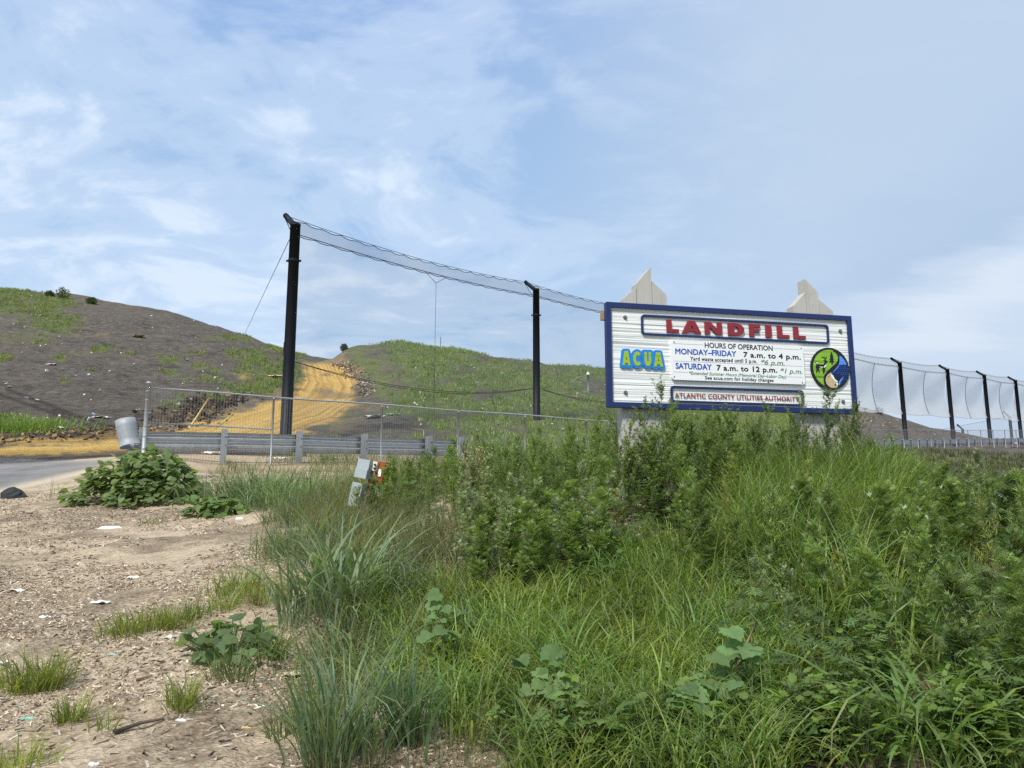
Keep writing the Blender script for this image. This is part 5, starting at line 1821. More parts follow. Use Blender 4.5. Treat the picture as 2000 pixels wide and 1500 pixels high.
a = field(6000, (-1.4, 3.2), (3.2, 5.4), lambda X, Y: (U(X, Y) > 620) & (U(X, Y) < 1700) & (vnoise(X * 2.2, Y * 2.2, 8) > .35), 36, (.08, .22), (.002, .0045), (.5, .3), (.3, 1.8), (.17, .165, .075), (STRAW, .6), spread=.3, clump=.06)
tag(a.build('dry_grass', m_grass), 'short straw coloured dry grass at the bottom of the bank', 'dry grass', kind='stuff')
a = field(3400, (1.0, 6.2), (4.4, 9.0), lambda X, Y: (U(X, Y) > 1330) & (U(X, Y) < 2120) & (SGN(X, Y) > .4) & (vnoise(X * 1.5, Y * 1.5, 44) > .38), 38, (.5, .95), (.006, .014), (.2, .16), (.5, 2.4), (.20, .275, .085), (STRAW, .12), clump=.12,
          hfun=lambda X, Y: 1 - .62 * smooth(1700, 1870, U(X, Y)))
tag(a.build('grass', m_grass), 'long grass blades rising between the weeds on the right slope', 'grass', kind='stuff')
a = field(9000, (2.4, 10), (2.6, 9.5), lambda X, Y: (U(X, Y) > 2060) & (U(X, Y) < 3600), 39, (.25, .65), (.006, .014), (.25, .2), (.5, 2.4), (.17, .24, .075), (STRAW, .12), clump=.12)
tag(a.build('grass', m_grass), 'grass continuing along the bank towards the right edge', 'grass', kind='stuff')
# seed heads and long stalks mixed in the thin grass
acc = Acc()
P = scatter(260, (-2.8, .1), (5.8, 11), lambda X, Y: (U(X, Y) > 590) & (U(X, Y) < 900), 37)
blades(acc, np.c_[P, H(P[:, 0], P[:, 1])], rng.uniform(.5, .85, len(P)), .0028, rng.uniform(0, 6.28, len(P)), np.abs(rng.normal(.3, .2, len(P))), rng.uniform(0, .7, len(P)), jit((.22, .20, .11), len(P)), 5)
tag(acc.build('dry_grass', m_grass), 'long pale seed stalks rising over the thin grass near the box', 'dry grass', kind='stuff')


# ------------------------------------------------------------------ clumps one can point at
def clump_at(px, py, n, spread, hr, wr, leanr, curlr, tint, label, group, name='grass_clump', tipc=(STRAW, .1), cat='grass clump', hue=.08):
    g = ground_at(px, py)
    acc = Acc()
    off = rng.normal(0, 1, (n, 2)) * np.array(spread)
    P = g[:2] + off
    z = H(P[:, 0], P[:, 1]) - .02
    azs = np.arctan2(off[:, 1], off[:, 0]) + rng.normal(0, .9, n)
    blades(acc, np.c_[P, z], rng.uniform(*hr, n), rng.uniform(*wr, n), azs, np.abs(rng.normal(*leanr, n)), rng.uniform(*curlr, n), jit(tint, n, .2, hue), 7, .45, tipc)
    o = acc.build(name, m_grass, loc=(g[0], g[1], g[2]))
    return tag(o, label, cat, group)


BLU = (.195, .265, .145)
clump_at(500, 985, 650, (.42, .30), (.5, .95), (.012, .024), (.3, .2), (.7, 2.5), BLU, 'large arching blue green grass clump below the second fence post', 'blue green grass clumps', 'reed_grass')
clump_at(560, 990, 350, (.30, .25), (.45, .8), (.01, .02), (.3, .2), (.6, 2.4), BLU, 'blue green grass tuft right of the large arching clump under the fence', 'blue green grass clumps', 'reed_grass')
clump_at(658, 1200, 230, (.17, .15), (.5, 1.08), (.013, .028), (.26, .2), (.7, 2.8), BLU, 'tall blue green grass clump at the edge of the wood chips, upper of two', 'blue green grass clumps', 'reed_grass')
clump_at(705, 1335, 60, (.09, .08), (.3, .6), (.008, .016), (.3, .2), (.6, 2.4), (.19, .27, .12), 'small greyish green tuft between the two tall reed clumps', 'blue green grass clumps', 'reed_grass')
clump_at(590, 1090, 110, (.22, .15), (.35, .75), (.007, .015), (.4, .2), (.6, 2.2), (.2, .26, .14), 'leaning grey green grass behind the tall upper reed clump', 'blue green grass clumps', 'reed_grass')
clump_at(675, 1475, 150, (.105, .09), (.28, .74), (.008, .018), (.18, .16), (.4, 2.6), BLU, 'tall blue green grass clump at the bottom edge beside the chips', 'blue green grass clumps', 'reed_grass')
clump_at(640, 1500, 90, (.06, .05), (.3, .55), (.006, .011), (.2, .14), (.2, 1.5), BLU, 'small blue green grass tuft at the bottom edge left of its taller neighbour', 'blue green grass clumps', 'reed_grass')
clump_at(790, 1455, 130, (.05, .05), (.25, .52), (.006, .012), (.12, .12), (.2, 1.5), (.14, .22, .11), 'slim upright blue green grass tuft beside the bare patch', 'blue green grass clumps', 'reed_grass')
clump_at(1830, 1470, 46, (.10, .08), (.5, .92), (.014, .028), (.35, .25), (1.8, 3.3), (.15, .235, .07), 'broad bladed arching grass in the lower right', 'broad bladed grasses', 'broad_grass', (STRAW, .04))
clump_at(1740, 1480, 40, (.12, .08), (.4, .7), (.009, .018), (.35, .25), (1.6, 3.0), (.165, .245, .075), 'arching grass left of the broad bladed grass', 'broad bladed grasses', 'broad_grass', (STRAW, .04))
clump_at(1990, 1460, 26, (.10, .08), (.45, .75), (.012, .022), (.35, .25), (1.6, 3.0), (.155, .235, .08), 'broad bladed grass cut by the right edge of the photo', 'broad bladed grasses', 'broad_grass', (STRAW, .04))
clump_at(1110, 1350, 34, (.09, .07), (.40, .66), (.010, .018), (.25, .15), (1.0, 2.6), (.185, .28, .08), 'wide bladed light green grass rising from the fine grass', 'broad bladed grasses', 'broad_grass', (STRAW, .03))
YG = (.25, .29, .075)
for px, py, n, sp_, hr, lb in ((75, 1350, 150, .07, (.16, .34), 'thick yellow green tuft near the left edge, the tallest on the chips'), (20, 1345, 80, .09, (.10, .22), 'low yellow green tuft at the left photo edge'),
                               (140, 1410, 60, .04, (.12, .22), 'small yellow tuft just below the thick left tuft'), (355, 1385, 70, .045, (.14, .26), 'upright green tuft alone on the pale chips'),
                               (250, 1240, 110, .10, (.14, .27), 'yellow green tuft left in the middle row on the chips'), (330, 1225, 120, .10, (.12, .27), 'spreading yellow green tuft in the middle row on the chips'), (375, 1205, 60, .07, (.10, .2), 'greyish tuft right of the spreading middle tuft'),
                               (470, 1160, 170, .14, (.16, .36), 'upper yellow green tuft near the reed grass'), (440, 1190, 70, .08, (.1, .22), 'low tuft in front of the upper yellow green one'), (520, 1180, 80, .1, (.14, .3), 'tuft between the upper yellow green one and the tall reeds'),
                               (455, 1330, 50, .07, (.14, .3), 'thin tuft beside the broad leaved plant'), (520, 1290, 60, .08, (.2, .4), 'sparse tall tuft left of the reed clump'), (550, 1440, 30, .04, (.12, .26), 'dark little tuft left of the bottom reed clump'),
                               (30, 1500, 60, .07, (.1, .22), 'green tuft in the bottom left corner'), (600, 1400, 60, .06, (.12, .3), 'green tuft touching the left of the reed clump'),
                               (290, 1025, 30, .10, (.1, .25), 'thin dark tuft above the white carton'), (205, 1430, 14, .03, (.08, .2), 'tiny sprout on the chips below the yellow tuft'), (110, 975, 16, .15, (.3, .6), 'few tall stems at the road edge')):
    clump_at(px, py, int(n * 1.7), (sp_ * .85, sp_ * .7), hr, (.004, .009), (.28, .22), (.3, 1.7), YG if 'green' in lb or 'yellow' in lb else (.16, .21, .08), lb, 'grass tufts on the wood chips', 'grass_tuft', (STRAW, .25), 'grass tuft')
_cl = clump_at(40, 838, 900, (1.2, .7), (.25, .65), (.02, .04), (.45, .25), (.3, 1.4), (.15, .22, .055), 'bright green bushy clump at the foot of the left hill', None, 'grass', (STRAW, .05), 'grass'); _cl['kind'] = 'stuff'


# ------------------------------------------------------------------ broad leaved plants
def leafy_dome(px, py, Y, dims, n, size, tint, tpl, label, name, group=None, flat=.5, stem=True, cat='plant'):
    c = at(px, py, Y) if Y else ground_at(px, py)
    gz = H1(c[0], c[1])
    acc = Acc()
    a = rng.uniform(0, 6.28, n); q = np.sqrt(rng.random(n)) * rng.uniform(.75, 1.05, n)
    wob = 1 + .22 * np.sin(3 * a + px) + .12 * np.sin(7 * a)
    x = np.cos(a) * q * dims[0] * wob; y = np.sin(a) * q * dims[1] * wob
    hgt = dims[2] * np.sqrt(np.clip(1 - np.minimum(q, .99) ** 2, 0, 1)) * rng.uniform(.25, 1.08, n) ** .8 * (.8 + .4 * fbm(x / dims[0] * 1.7 + px, y / dims[0] * 1.7, 17, 2))
    lowk = rng.random(n) < .22
    hgt = np.where(lowk, rng.random(n) * dims[2] * .25, hgt); sc_ = np.where(lowk, rng.uniform(.85, 1.12, n) / np.maximum(q, .2), 1.0); x, y = x * sc_, y * sc_
    P = np.c_[c[0] + x, c[1] + y]
    z = H(P[:, 0], P[:, 1]) + hgt + .03
    pos = np.c_[P, z]
    d = np.c_[np.cos(a), np.sin(a), np.full(n, -.25)] + rng.normal(0, .45, (n, 3))
    nn = np.c_[x / dims[0] * .8, y / dims[1] * .8 - .25, np.full(n, flat + .4)] + rng.normal(0, .32, (n, 3))
    place_leaves(acc, tpl, pos, d, nn, rng.uniform(size[0], size[1], n), jit(tint, n, .16, .07))
    o = acc.build(name, m_leaf, loc=(c[0], c[1], gz))
    tag(o, label, cat, group)
    st = MB()
    for k in range(min(n, 60)):
        b0 = np.array([c[0] + x[k] * .5, c[1] + y[k] * .5, gz - .02]); b0[2] = H1(b0[0], b0[1]) - .02
        st.tube([b0, (b0 + pos[k]) / 2 + [0, 0, .03], pos[k]], .004, 4)
    s_ = mk('stems', np.concatenate(st.V), st.F, m_stem, o, np.array([.12, .15, .06]))
    s_['kind'] = 'stuff'
    return o


KUD = (.20, .275, .105)
leafy_dome(275, 970, 13.6, (1.02, .72, .76), 1500, (.09, .145), KUD, T_HEART, 'dense dark green broad leaved bush in front of the fence end post', 'broadleaf_bush', flat=.6, cat='bush')
leafy_dome(425, 1016, 11.6, (.42, .30, .24), 130, (.10, .16), (.135, .205, .065), T_HEART, 'small light green broad leaved plant below the arching grass clump', 'broadleaf_plant')
leafy_dome(450, 1285, None, (.32, .20, .18), 62, (.06, .105), (.17, .25, .10), T_ANG, 'broad leaved plant on the chips among grass tufts', 'broadleaf_plant')


def vine(lst, label, group, tpl=T_ANG):
    """a trailing plant from (px, py, leaf size, height) entries"""
    g0 = ground_at(lst[0][0], min(lst[0][1] + 40, 1495))
    st = MB(); lv = []
    for px, py, s_, h_ in lst:
        h_ = h_ * 1.15 + .05
        g = ground_at(px, min(py + h_ * 300, 1499)); pos = g + np.array([0, 0, h_])
        for q in range(2):
            p_ = pos + rng.normal(0, .03, 3) * (q > 0)
            a = rng.uniform(-2.8, -.3)
            d_ = np.array([math.cos(a), math.sin(a), -.30]); d_ /= np.linalg.norm(d_)
            o_ = p_ - d_ * s_ * .4
            acc = Acc()
            place_leaves(acc, tpl, o_[None], d_[None], np.array([[rng.normal(0, .45), -.55 + rng.normal(0, .3), .8]]), np.array([s_ * .78]), jit((.165, .26, .095), 1, .12, .05))
            lv.append(acc)
            st.tube([g - [0, 0, .03], (g + o_) / 2 + rng.normal(0, .01, 3), o_], .003, 4)
        st.tube([g0 + [0, 0, .01], (g0 + g) / 2 + [0, 0, .03], g + [0, 0, .01]], .004, 4)
    o = mk('squash_plant', np.concatenate(st.V), st.F, m_stem, None, np.array([.15, .19, .08]), False, loc=tuple(g0))
    tag(o, label, 'plant', group)
    for acc in lv: acc.build('leaf', m_leaf, o)


GV_ = 'broad leaved vines in the grass'
vine([(1020, 1340, .13, .22), (1085, 1335, .14, .24), (1060, 1360, .10, .20), (1105, 1372, .11, .17), (1060, 1385, .12, .15), (1030, 1390, .08, .16), (1075, 1398, .09, .1), (1085, 1410, .09, .12), (1055, 1430, .08, .1), (1105, 1440, .09, .1), (1125, 1445, .08, .08)], 'big lobed light green leaves at the lower middle of the grass', GV_)
vine([(1440, 1320, .15, .26), (1475, 1335, .15, .26), (1415, 1340, .14, .24), (1370, 1362, .10, .18), (1440, 1368, .12, .18), (1345, 1400, .12, .18), (1375, 1405, .12, .16), (1395, 1385, .11, .18), (1425, 1395, .10, .16), (1385, 1445, .1, .1), (1320, 1490, .12, .06), (1350, 1430, .11, .1)], 'big lobed leaves crowding beside the dry stick', GV_)
vine([(850, 1200, .12, .26), (870, 1210, .11, .25), (845, 1222, .08, .22), (865, 1230, .07, .2)], 'pale lobed leaves highest in the fine grass', GV_)
vine([(830, 1275, .10, .22), (870, 1270, .10, .22), (885, 1265, .09, .22), (825, 1255, .06, .2)], 'pale lobed leaves just below the highest ones', GV_)

# dry flower heads
g = ground_at(925, 965)
acc = Acc(); n = 420
a = rng.uniform(0, 6.28, n); q = np.sqrt(rng.random(n))
pos = np.c_[g[0] + np.cos(a) * q * .27, g[1] + np.sin(a) * q * .22, g[2] + .22 + rng.random(n) * .36]
place_leaves(acc, T_CUT, pos, rng.normal(0, 1, (n, 3)), rng.normal(0, 1, (n, 3)) + [0, -.5, .6], rng.uniform(.012, .026, n), jit((.50, .42, .30), n, .25, .05))
st = MB()
for k in range(60):
    b0 = np.array([g[0] + rng.normal(0, .06), g[1] + rng.normal(0, .06), g[2] - .03]); st.tube([b0, (b0 + pos[k]) / 2 + [0, 0, .04], pos[k]], .002, 3)
o = mk('dried_weed', np.concatenate(st.V), st.F, m_stem, None, np.array([.30, .22, .13]), False, loc=tuple(g))
tag(o, 'dried pale brown seed heads standing among the green weeds', 'dried weed')
s_ = acc.build('seed_heads', m_leaf, o); s_['kind'] = 'stuff'

# ------------------------------------------------------------------ grass on the hills
def hill_grass(mask_fn, n, seed, label, hr, tint):
    r_ = np.random.default_rng(seed)
    idx = r_.choice(np.nonzero(mask_fn)[0], n)
    base_ = GV[idx, :2] + r_.normal(0, .25, (n, 2)) * (np.hypot(GV[idx, 0], GV[idx, 1]) / 60)[:, None]
    nb = 9
    P = np.repeat(base_, nb, 0) + r_.normal(0, .16, (n * nb, 2))
    z = H(P[:, 0], P[:, 1]) - .03
    N = n * nb
    acc = Acc()
    tt = np.repeat(jit(tint, n, .22, .14), nb, 0) * np.exp(r_.normal(0, .12, (N, 1)))
    blades(acc, np.c_[P, z], r_.uniform(*hr, N), r_.uniform(.03, .06, N), r_.uniform(0, 6.28, N), np.abs(r_.normal(.3, .25, N)), r_.uniform(.2, 1.2, N), tt, 3, .5, (STRAW, .1))
    o = acc.build('grass', m_grass)
    return tag(o, label, 'grass', kind='stuff')


wgt = np.zeros(len(GV), bool)
rsel = np.random.default_rng(5).random(len(GV))
area = (gr / 60) ** 2
selL = front & (gr > 27) & (gr < 95) & (gpx < 600) & (gpx > -200) & (green > .35) & (rsel < green * area * .9 + .05)
selR = front & (gr > 29) & (gr < 110) & (gpx >= 600) & (gpx < 1560) & (np.abs(td_all) > 4) & (green > .30) & (rsel < green * area * .9 + .03)
hill_grass(selL, 1800, 41, 'scattered grass growing on the dark left hill', (.15, .36), (.185, .235, .075))
hill_grass(selR, 7500, 42, 'patchy green grass growing on the right hill', (.15, .40), (.195, .255, .080))
selF = front & (gr > 30) & (gr < 76) & (gpx > 1640) & (gpx < 2100) & (gpy > 872)
hill_grass(selF, 1600, 43, 'brown green scrub on the bank below the far fence', (.25, .6), (.12, .13, .06))

# bushes on the crests
for px, py, w_, h_, lb in ((122, 577, 1.0, .9, 'round dark shrub on the crest of the left hill'), (178, 588, .7, .5, 'small shrub on the left crest, right of the round one'), (672, 679, .42, .42, 'dark little shrub at the top of the sandy track'),
                           (96, 574, .6, .4, 'low shrub on the left crest, left of the round one'), (1717, 803, .9, .8, 'small shrub on the far crest right of the sign')):
    g = ground_at(px, py + 6)
    acc = Acc(); n = 330
    v = rng.normal(0, 1, (n, 3)); v /= np.linalg.norm(v, axis=1)[:, None]; q = rng.random((n, 1)) ** .45
    pos = np.array([g[0], g[1], g[2] + h_ * .5]) + v * q * np.array([w_ * .6, w_ * .6, h_ * .62])
    place_leaves(acc, T_NARROW, pos, v + rng.normal(0, .5, (n, 3)) + [0, 0, .4], rng.normal(0, 1, (n, 3)) + [0, 0, 1], rng.uniform(.14, .28, n), jit((.085, .125, .045), n, .25))
    o = acc.build('shrub', m_leaf, loc=tuple(g)); tag(o, lb, 'shrub', 'shrubs on the hill crests')
    st = MB()
    for k in range(5): st.tube([g - [0, 0, .2], (g + pos[k]) / 2 + [0, 0, .05], pos[k]], .02, 4)
    s_ = mk('stems', np.concatenate(st.V), st.F, m_stem, o, np.array([.09, .07, .045])); s_['kind'] = 'stuff'

# leaves between the stems, tint lowered to paint the shade of the gaps
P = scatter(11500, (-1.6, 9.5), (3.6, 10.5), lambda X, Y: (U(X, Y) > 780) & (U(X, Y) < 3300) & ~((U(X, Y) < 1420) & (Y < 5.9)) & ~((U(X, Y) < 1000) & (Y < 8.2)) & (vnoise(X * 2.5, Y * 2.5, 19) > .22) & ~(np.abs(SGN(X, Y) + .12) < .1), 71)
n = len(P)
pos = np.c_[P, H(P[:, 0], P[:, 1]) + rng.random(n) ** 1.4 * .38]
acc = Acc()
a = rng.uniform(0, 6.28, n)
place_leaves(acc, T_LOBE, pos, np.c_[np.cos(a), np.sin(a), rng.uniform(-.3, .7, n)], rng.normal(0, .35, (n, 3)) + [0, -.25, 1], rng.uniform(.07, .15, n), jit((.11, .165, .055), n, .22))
tag(acc.build('undergrowth', m_leaf), 'low leaves tinted dark to deepen the shade between the weed stems', 'undergrowth', kind='stuff')
# ------------------------------------------------------------------ chips, stones and litter
m_chip = leafmat('wood_chip', 0.0, 0.9, 0.1)


def shards(n, pts, L, Wd, Th, tint, seed, hue=.06, spread=.35, tilt=.35, lift=.25):
    """flat angular pieces lying on the ground, each a bent eight cornered splinter"""
    r_ = np.random.default_rng(seed)
    a = r_.uniform(0, 6.28, n)
    l = r_.uniform(*L, n); w = r_.uniform(*Wd, n); h = r_.uniform(*Th, n)
    d = np.c_[np.cos(a), np.sin(a), r_.normal(0, tilt, n)]; up = np.c_[r_.normal(0, tilt, (n, 2)), np.ones(n)]
    X, Y, Z = leaf_frames(d, up)
    V = []
    for sx in (-.5, .5):
        for sy in (-.5, .5):
            for sz in (0, 1):
                kx = sx * l * r_.uniform(.7, 1.2, n); ky = sy * w * r_.uniform(.5, 1.3, n); kz = (sz - lift) * h * r_.uniform(.6, 1.3, n)
                V.append(pts + X * kx[:, None] + Y * ky[:, None] + Z * kz[:, None])
    V = np.stack(V, 1).reshape(-1, 3)
    o = np.arange(n)[:, None, None] * 8
    F = np.array([[0, 2, 3, 1], [4, 5, 7, 6], [0, 1, 5, 4], [2, 6, 7, 3], [1, 3, 7, 5], [0, 4, 6, 2]])
    acc = Acc()
    keep = np.repeat(jit(tint, n, spread, hue), 8, 0) if np.ndim(tint[0]) == 0 else np.repeat(np.array(tint)[r_.integers(0, len(tint), n)] * np.exp(r_.normal(0, .2, (n, 1))), 8, 0)
    acc.add(V, keep, (o + F[None]).reshape(-1, 4))
    return acc


TINTS = [(.62, .53, .41), (.50, .41, .30), (.46, .37, .26), (.36, .275, .185), (.25, .185, .12), (.56, .48, .37), (.14, .105, .075), (.40, .32, .23), (.52, .46, .37), (.32, .26, .19)]
cond = lambda X, Y: (U(X, Y) > -250) & (U(X, Y) < 690 + (Y < 4.4) * 420) & (vnoise(X * 1.6, Y * 1.6, 15) > .30)
P = scatter(17000, (-5.5, .4), (3.4, 8.0), cond, 51)
a = shards(len(P), np.c_[P, H(P[:, 0], P[:, 1])], (.012, .050), (.003, .010), (.002, .007), TINTS, 52)
tag(a.build('wood_chips', m_chip), 'loose wood chips and bark strewn over the pale ground', 'wood chips', kind='stuff')
P = scatter(8000, (-10, -.4), (8.0, 17), lambda X, Y: (U(X, Y) > -250) & (U(X, Y) < 620) & (vnoise(X * 1.1, Y * 1.1, 16) > .35), 53)
a = shards(len(P), np.c_[P, H(P[:, 0], P[:, 1])], (.02, .085), (.006, .018), (.004, .011), TINTS, 54)
tag(a.build('wood_chips', m_chip), 'coarser wood chips towards the road and the bush', 'wood chips', kind='stuff')
P = scatter(900, (.2, 2.2), (6.6, 8.4), lambda X, Y: (U(X, Y) > 1130) & (U(X, Y) < 1330), 55)
a = shards(len(P), np.c_[P, H(P[:, 0], P[:, 1])], (.02, .08), (.01, .03), (.004, .012), TINTS, 56)
tag(a.build('wood_chips', m_chip), 'chips on the bare patch under the left sign post', 'wood chips', kind='stuff')

P = scatter(1500, (-5.0, .3), (3.4, 10), lambda X, Y: (U(X, Y) > -200) & (U(X, Y) < 650) & (vnoise(X * 1.1, Y * 1.1, 26) > .5), 57)
a = shards(len(P), np.c_[P, H(P[:, 0], P[:, 1])], (.03, .095), (.004, .014), (.003, .009), [(.30, .23, .16), (.20, .15, .10), (.44, .37, .28), (.12, .09, .07), (.52, .46, .36)], 58, tilt=.22)
tag(a.build('wood_chips', m_chip), 'long bark strips and splinters lying in drifts on the pale ground', 'wood chips', kind='stuff')

# stones and clods along the track and the hill foot
def along(pxs, n, seed, jitter, L, tint, label, name='rubble', kind='stuff'):
    r_ = np.random.default_rng(seed)
    G_ = np.array([ground_at(*q) for q in pxs])
    k = r_.uniform(0, len(G_) - 1.001, n); i = k.astype(int); f = (k - i)[:, None]
    P = G_[i, :2] * (1 - f) + G_[i + 1, :2] * f + r_.normal(0, 1, (n, 2)) * jitter
    a = shards(n, np.c_[P, H(P[:, 0], P[:, 1])], L, (L[0] * .7, L[1] * .7), (L[0] * .6, L[1] * .5), tint, seed + 1, tilt=.6)
    tag(a.build(name, m_chip), label, name, kind=kind)


STONE = [(.26, .21, .16), (.33, .27, .20), (.17, .14, .11), (.38, .31, .23), (.11, .09, .07)]
along([(655, 712), (680, 718), (697, 730), (708, 745), (715, 758), (722, 770)], 300, 61, .34, (.07, .30), STONE, 'rough stones and rubble along the right edge of the sandy track')
along([(608, 697), (630, 694), (650, 690), (665, 688)], 60, 63, .7, (.1, .32), STONE, 'broken rubble at the top of the track')
along([(-60, 866), (0, 862), (120, 850), (235, 842), (330, 836), (400, 800)], 420, 65, .6, (.04, .20), [(.24, .16, .09), (.17, .12, .08), (.09, .07, .055), (.34, .23, .11), (.05, .042, .036)], 'dark and orange clods along the foot of the left hill')
along([(340, 830), (365, 812), (395, 793), (430, 785), (470, 775)], 260, 67, .7, (.08, .36), [(.035, .028, .022), (.06, .048, .038), (.12, .08, .045)], 'black clods on the dug edge behind the fence')

# pale scraps on the hills, too many and too small to count
def specks(sel_poly, n, seed, label, L=(.05, .19)):
    r_ = np.random.default_rng(seed)
    G_ = []
    while len(G_) < n:
        px, py = r_.uniform(sel_poly[0], sel_poly[2]), r_.uniform(sel_poly[1], sel_poly[3])
        g = ground_at(px, py)
        if 27 < g[1] < 108 and abs(track_dist(np.array([g[0]]), np.array([g[1]]))[0]) > 4.2: G_.append(g)
    P = np.array(G_)
    sc = (P[:, 1] / 55)[:, None]
    a = shards(n, P + [0, 0, .05], L, (L[0] * .6, L[1] * .55), (.03, .10), [(.62, .60, .56), (.42, .40, .35), (.74, .73, .71), (.48, .45, .39), (.34, .42, .50), (.36, .30, .22)], seed + 1, tilt=.5)
    tag(a.build('litter', m_chip), label, 'litter', kind='stuff')


specks((0, 575, 590, 850), 95, 81, 'small pale scraps of waste scattered over the dark left hill')
specks((610, 680, 1200, 850), 55, 83, 'small pale scraps of waste scattered over the right hill')
specks((1690, 800, 1960, 850), 24, 85, 'few pale scraps on the far brown slope')


def scrap(px, py, size, col, label, name='litter_scrap', kind='crumple', ht=.0, rot=None):
    g = ground_at(px, py)
    r_ = np.random.default_rng(int(px * 7 + py))
    n = 7
    u, v = np.meshgrid(np.linspace(-.5, .5, n), np.linspace(-.5, .5, n))
    fold = np.abs(np.sin(u * 3.1 + r_.uniform(0, 6))) * .35 + vnoise(u * 4 + px, v * 4 + py, 3) * .5
    if kind == 'box': fold = np.where((np.abs(u) > .45) | (np.abs(v) > .45), 0, .55)
    a = r_.uniform(0, 6.28) if rot is None else rot
    x = (u * math.cos(a) - v * math.sin(a)) * size[0]; y = (u * math.sin(a) + v * math.cos(a)) * size[1]
    V = np.stack([g[0] + x, g[1] + y, g[2] - .004 + ht + fold * min(size) * .5], -1).reshape(-1, 3)
    i = np.arange(n - 1)[:, None] * n; j = np.arange(n - 1)[None]
    q = np.stack([i + j, i + j + 1, i + n + j + 1, i + n + j], -1).reshape(-1, 4)
    lo = V.copy(); lo[:, 2] -= .006
    e = list(range(n)) + [k * n + n - 1 for k in range(1, n)] + [n * n - 1 - k for k in range(1, n)] + [k * n for k in range(n - 2, 0, -1)]
    e = np.array(e); e2 = np.roll(e, -1)
    o = mk(name, np.concatenate([V, lo]), [q, q[:, ::-1] + n * n, np.stack([e, e + n * n, e2 + n * n, e2], 1)], m_chip, None, np.array(col), False, loc=tuple(g))
    tag(o, label, 'litter', 'litter on the ground')


WH = (.66, .655, .63)
scrap(216, 1032, (.26, .13), WH, 'white carton lying flat on the chips in the middle left', kind='box', rot=2.2)
scrap(468, 1014, (.11, .11), WH, 'white cup beside the small light green plant', kind='box', rot=.3)
scrap(550, 1092, (.085, .06), WH, 'small white lid at the edge of the reed grass', kind='box')
scrap(196, 1180, (.11, .08), (.74, .72, .66), 'crumpled pale paper on the chips right of centre left')
scrap(35, 1155, (.12, .07), (.66, .62, .55), 'curled strip of pale paper near the left edge')
scrap(88, 1208, (.06, .05), (.78, .77, .75), 'small crumpled white tissue above the thick left tuft')
scrap(262, 1128, (.10, .05), (.70, .68, .62), 'flat off white scrap in the middle of the chips')
scrap(330, 1248, (.075, .06), (.72, .69, .62), 'pale stone like scrap below the spreading middle tuft')
scrap(357, 1407, (.055, .03), WH, 'white plastic bit on the pale chips below the lone tuft')
scrap(183, 1495, (.04, .035), WH, 'white bottle cap at the bottom edge')
scrap(5, 1297, (.06, .05), WH, 'white scrap at the left photo edge beside a tuft')
scrap(222, 1278, (.055, .03), (.34, .55, .50), 'small turquoise plastic bit on the chips')
scrap(53, 1405, (.05, .03), (.22, .48, .38), 'green plastic sliver in the lower left')
scrap(485, 1422, (.05, .025), (.66, .47, .22), 'yellowish wood flake near the bottom')
scrap(572, 1320, (.11, .07), (.66, .58, .42), 'pale yellow chunk by the reed clump')
scrap(440, 1450, (.04, .03), (.06, .065, .075), 'dark plastic piece near the bottom')
g = ground_at(24, 972)
th_ = np.linspace(0, 2 * math.pi, 13)[:-1]; ph_ = np.linspace(-.5, 1.5, 7)
Vb = np.array([[math.cos(t0) * math.cos(p0), math.sin(t0) * math.cos(p0), math.sin(p0)] for p0 in ph_ for t0 in th_])
Vb = Vb * (.7 + .7 * fbm(Vb[:, 0] * 1.7 + Vb[:, 2] * 2.1 + 5, Vb[:, 1] * 1.7 + Vb[:, 2], 7, 3))[:, None] * np.array([.22, .16, .17])
i = np.arange(6)[:, None] * 12; j = np.arange(12)[None]
o = mk('asphalt_lump', Vb + g, [np.stack([i + j, i + (j + 1) % 12, i + 12 + (j + 1) % 12, i + 12 + j], -1).reshape(-1, 4), list(range(72, 84))], m_chip, None, np.array((.05, .052, .056)), False, loc=tuple(g))
tag(o, 'dark lump of broken asphalt at the road edge', 'rubble')
scrap(840, 1392, (.055, .04), (.72, .68, .60), 'pale stone on the bare patch in front of the grass')
scrap(1640, 1425, (.08, .05), (.60, .60, .58), 'grey white scrap under the low weeds at lower right')
scrap(655, 898, (.26, .2), WH, 'white ball of plastic under the guardrail')
scrap(545, 897, (.5, .16), (.78, .77, .74), 'white bag lying under the guardrail beside a fence post')
scrap(418, 888, (.6, .3), (.70, .64, .60), 'pale rubbish heap under the guardrail near its first posts')
scrap(400, 886, (.3, .2), (.42, .09, .06), 'red rubbish piece under the guardrail')
scrap(443, 903, (.22, .16), WH, 'white scrap at the foot of a guardrail post')
scrap(100, 714, (.55, .3), WH, 'white scrap beside the tyre ruts on the left hill')
scrap(198, 817, (.75, .3), WH, 'large white scrap low on the left hill beside the ruts')
scrap(120, 838, (.4, .25), (.74, .73, .70), 'white scrap at the foot of the left hill')
scrap(270, 660, (.9, .5), (.62, .50, .36), 'tan patch of sacking high on the left hill')
scrap(728, 818, (.9, .5), WH, 'white plastic sheet on the brown ground beyond the fence')
scrap(770, 812, (.6, .35), (.70, .78, .84), 'bluish white bag on the brown ground beyond the fence')
scrap(535, 738, (1.1, .5), (.60, .50, .36), 'pale tan slab on the bank by the tall pole')

# sticks
def branch(pts, r, tint, label, name='dry_stick'):
    b = MB(); P = np.array(pts); b.tube(P, np.linspace(r, r * .6, len(P)), 6)
    o = b.build(name, m_chip, None, True, loc=tuple(P[0]), colors=np.array(tint)); tag(o, label, 'stick')


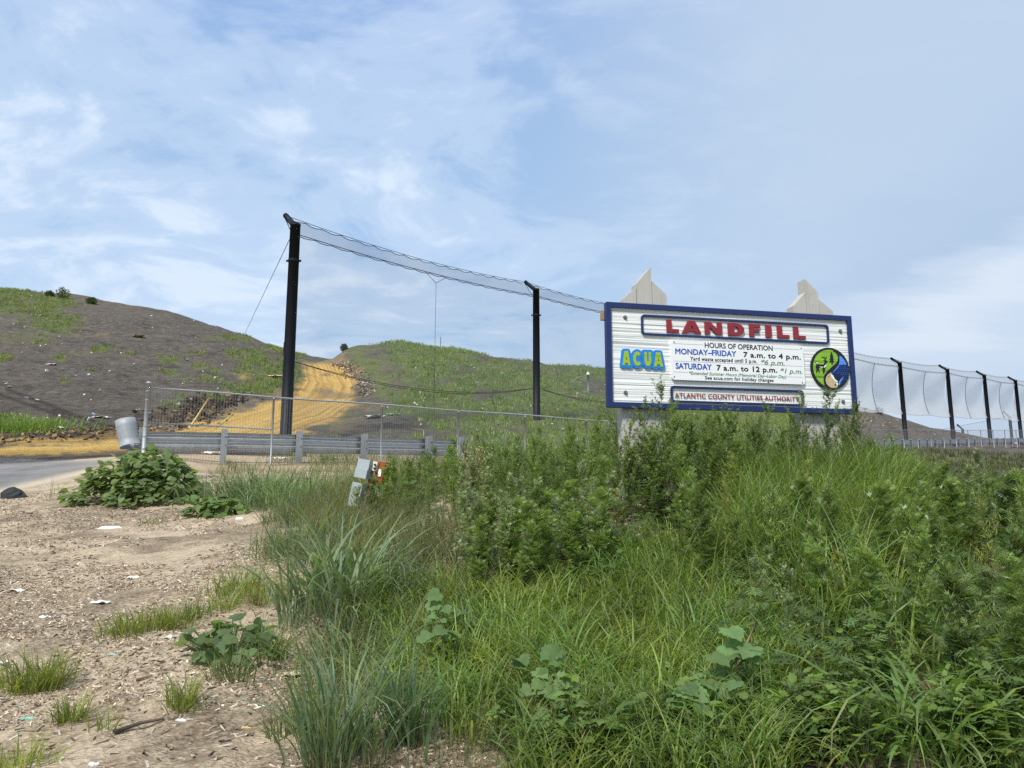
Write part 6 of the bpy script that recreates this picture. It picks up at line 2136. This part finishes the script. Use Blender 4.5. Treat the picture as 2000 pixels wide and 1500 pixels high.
g = ground_at(1425, 1365)
branch([g, at(1440, 1300, g[1] - .05), at(1458, 1258, g[1] - .05), at(1479, 1212, g[1] - .1)], .008, (.36, .25, .15), 'brown dry stick standing at a slant among the lobed leaves')
g = ground_at(1508, 1385)
branch([g, at(1530, 1350, g[1] - .03), at(1555, 1318, g[1] - .05)], .007, (.34, .26, .16), 'thin dry stick slanting low in the weeds right of the taller one')
g0, g1 = ground_at(222, 1436), ground_at(320, 1410)
branch([g0 + [0, 0, .01], (g0 + g1) / 2 + [0, 0, .02], g1 + [0, 0, .01]], .011, (.13, .10, .075), 'dark flat branch lying on the chips near the bottom')
g0, g1 = ground_at(265, 1335), ground_at(297, 1325)
branch([g0 + [0, 0, .01], g1 + [0, 0, .012]], .008, (.24, .17, .11), 'short brown twig lying on the chips')
# foxtail seed head
g = at(1545, 1140, 5.6)
b = MB()
hd = [at(1519, 1105, 5.6), at(1520, 1092, 5.6), at(1530, 1087, 5.6), at(1541, 1092, 5.6)]
b.tube(hd, [.007, .011, .010, .004], 7)
o = b.build('foxtail', m_leaf, None, True, loc=tuple(g), colors=np.array((.32, .34, .12))); tag(o, 'drooping yellow green foxtail seed head among the right weeds', 'seed head')
gg = ground_at(1590, 1240)
b = MB(); b.tube([gg, at(1575, 1150, 5.6), at(1541, 1092, 5.6)], .002, 4)
mk('stem', np.concatenate(b.V), b.F, m_stem, o, np.array([.2, .24, .10]))

# ------------------------------------------------------------------ rusty utility box in the thin grass
BY = 9.6
bx = at(722, 990, BY); g = H1(bx[0], bx[1])
root = thing('utility_box', (bx[0], bx[1], g), 'battered grey electrical box with rust orange side panel, leaning in the weeds', 'utility box')
m_bgrey = simple('faded_grey_paint', (0.33, 0.38, 0.39), .6, .3, 0, .22, 16)
m_bdk = simple('grey_box_side', (0.22, 0.25, 0.27), .6, .3, 0, .2, 16)
m_rpaint = simple('rust_orange_paint', (0.27, 0.072, 0.022), .75, .2, 0, .45, 18)
m_cream = simple('cream_plate', (0.66, 0.62, 0.50), .6, .3, 0, .15, 14)
tl_ = Matrix.Rotation(R(11), 3, 'Y') @ Matrix.Rotation(R(-24), 3, 'Z')
AX = np.array([[*(tl_ @ Vector(v))] for v in ((1, 0, 0), (0, 1, 0), (0, 0, 1))])
m_px = BY / FPX


def bb(px0, py0, px1, py1, dep, d0, mat, name, par=None):
    a_, c_ = at(px0, py0, BY), at(px1, py1, BY)
    ctr = (a_ + c_) / 2
    b = MB(); b.box(ctr + np.array([0, d0, 0]), [abs(px1 - px0) * m_px, dep, abs(py1 - py0) * m_px], AX)
    return b.build(name, mat, par or root)


bb(699, 898, 727, 934, .12, .0, m_bgrey, 'cabinet')
bb(728, 902, 740, 920, .06, -.02, m_cream, 'terminal_plate')
bb(736, 903, 756, 946, .14, .02, m_rpaint, 'rust_panel')
lab_ = bb(740, 917, 747, 931, .01, -.062, m_white, 'sticker')
bb(694, 916, 722, 934, .05, -.05, m_bgrey, 'lower_door')
lb_ = bb(688, 944, 712, 990, .14, .0, m_bgrey, 'pedestal')
bb(734, 955, 752, 990, .12, .0, m_bdk, 'pedestal_side')
for kx, ky in ((733, 908), (732, 915)):
    p = at(kx, ky, BY - .06)
    b = MB(); b.tube([p, p + np.array([0, -.03, 0])], .014, 8); b.build('knob', m_black, root)
b = MB(); b.tube([at(722, 1010, BY), at(724, 900, BY + .05)], .03, 8); b.build('pipe_stub', m_rust, root)
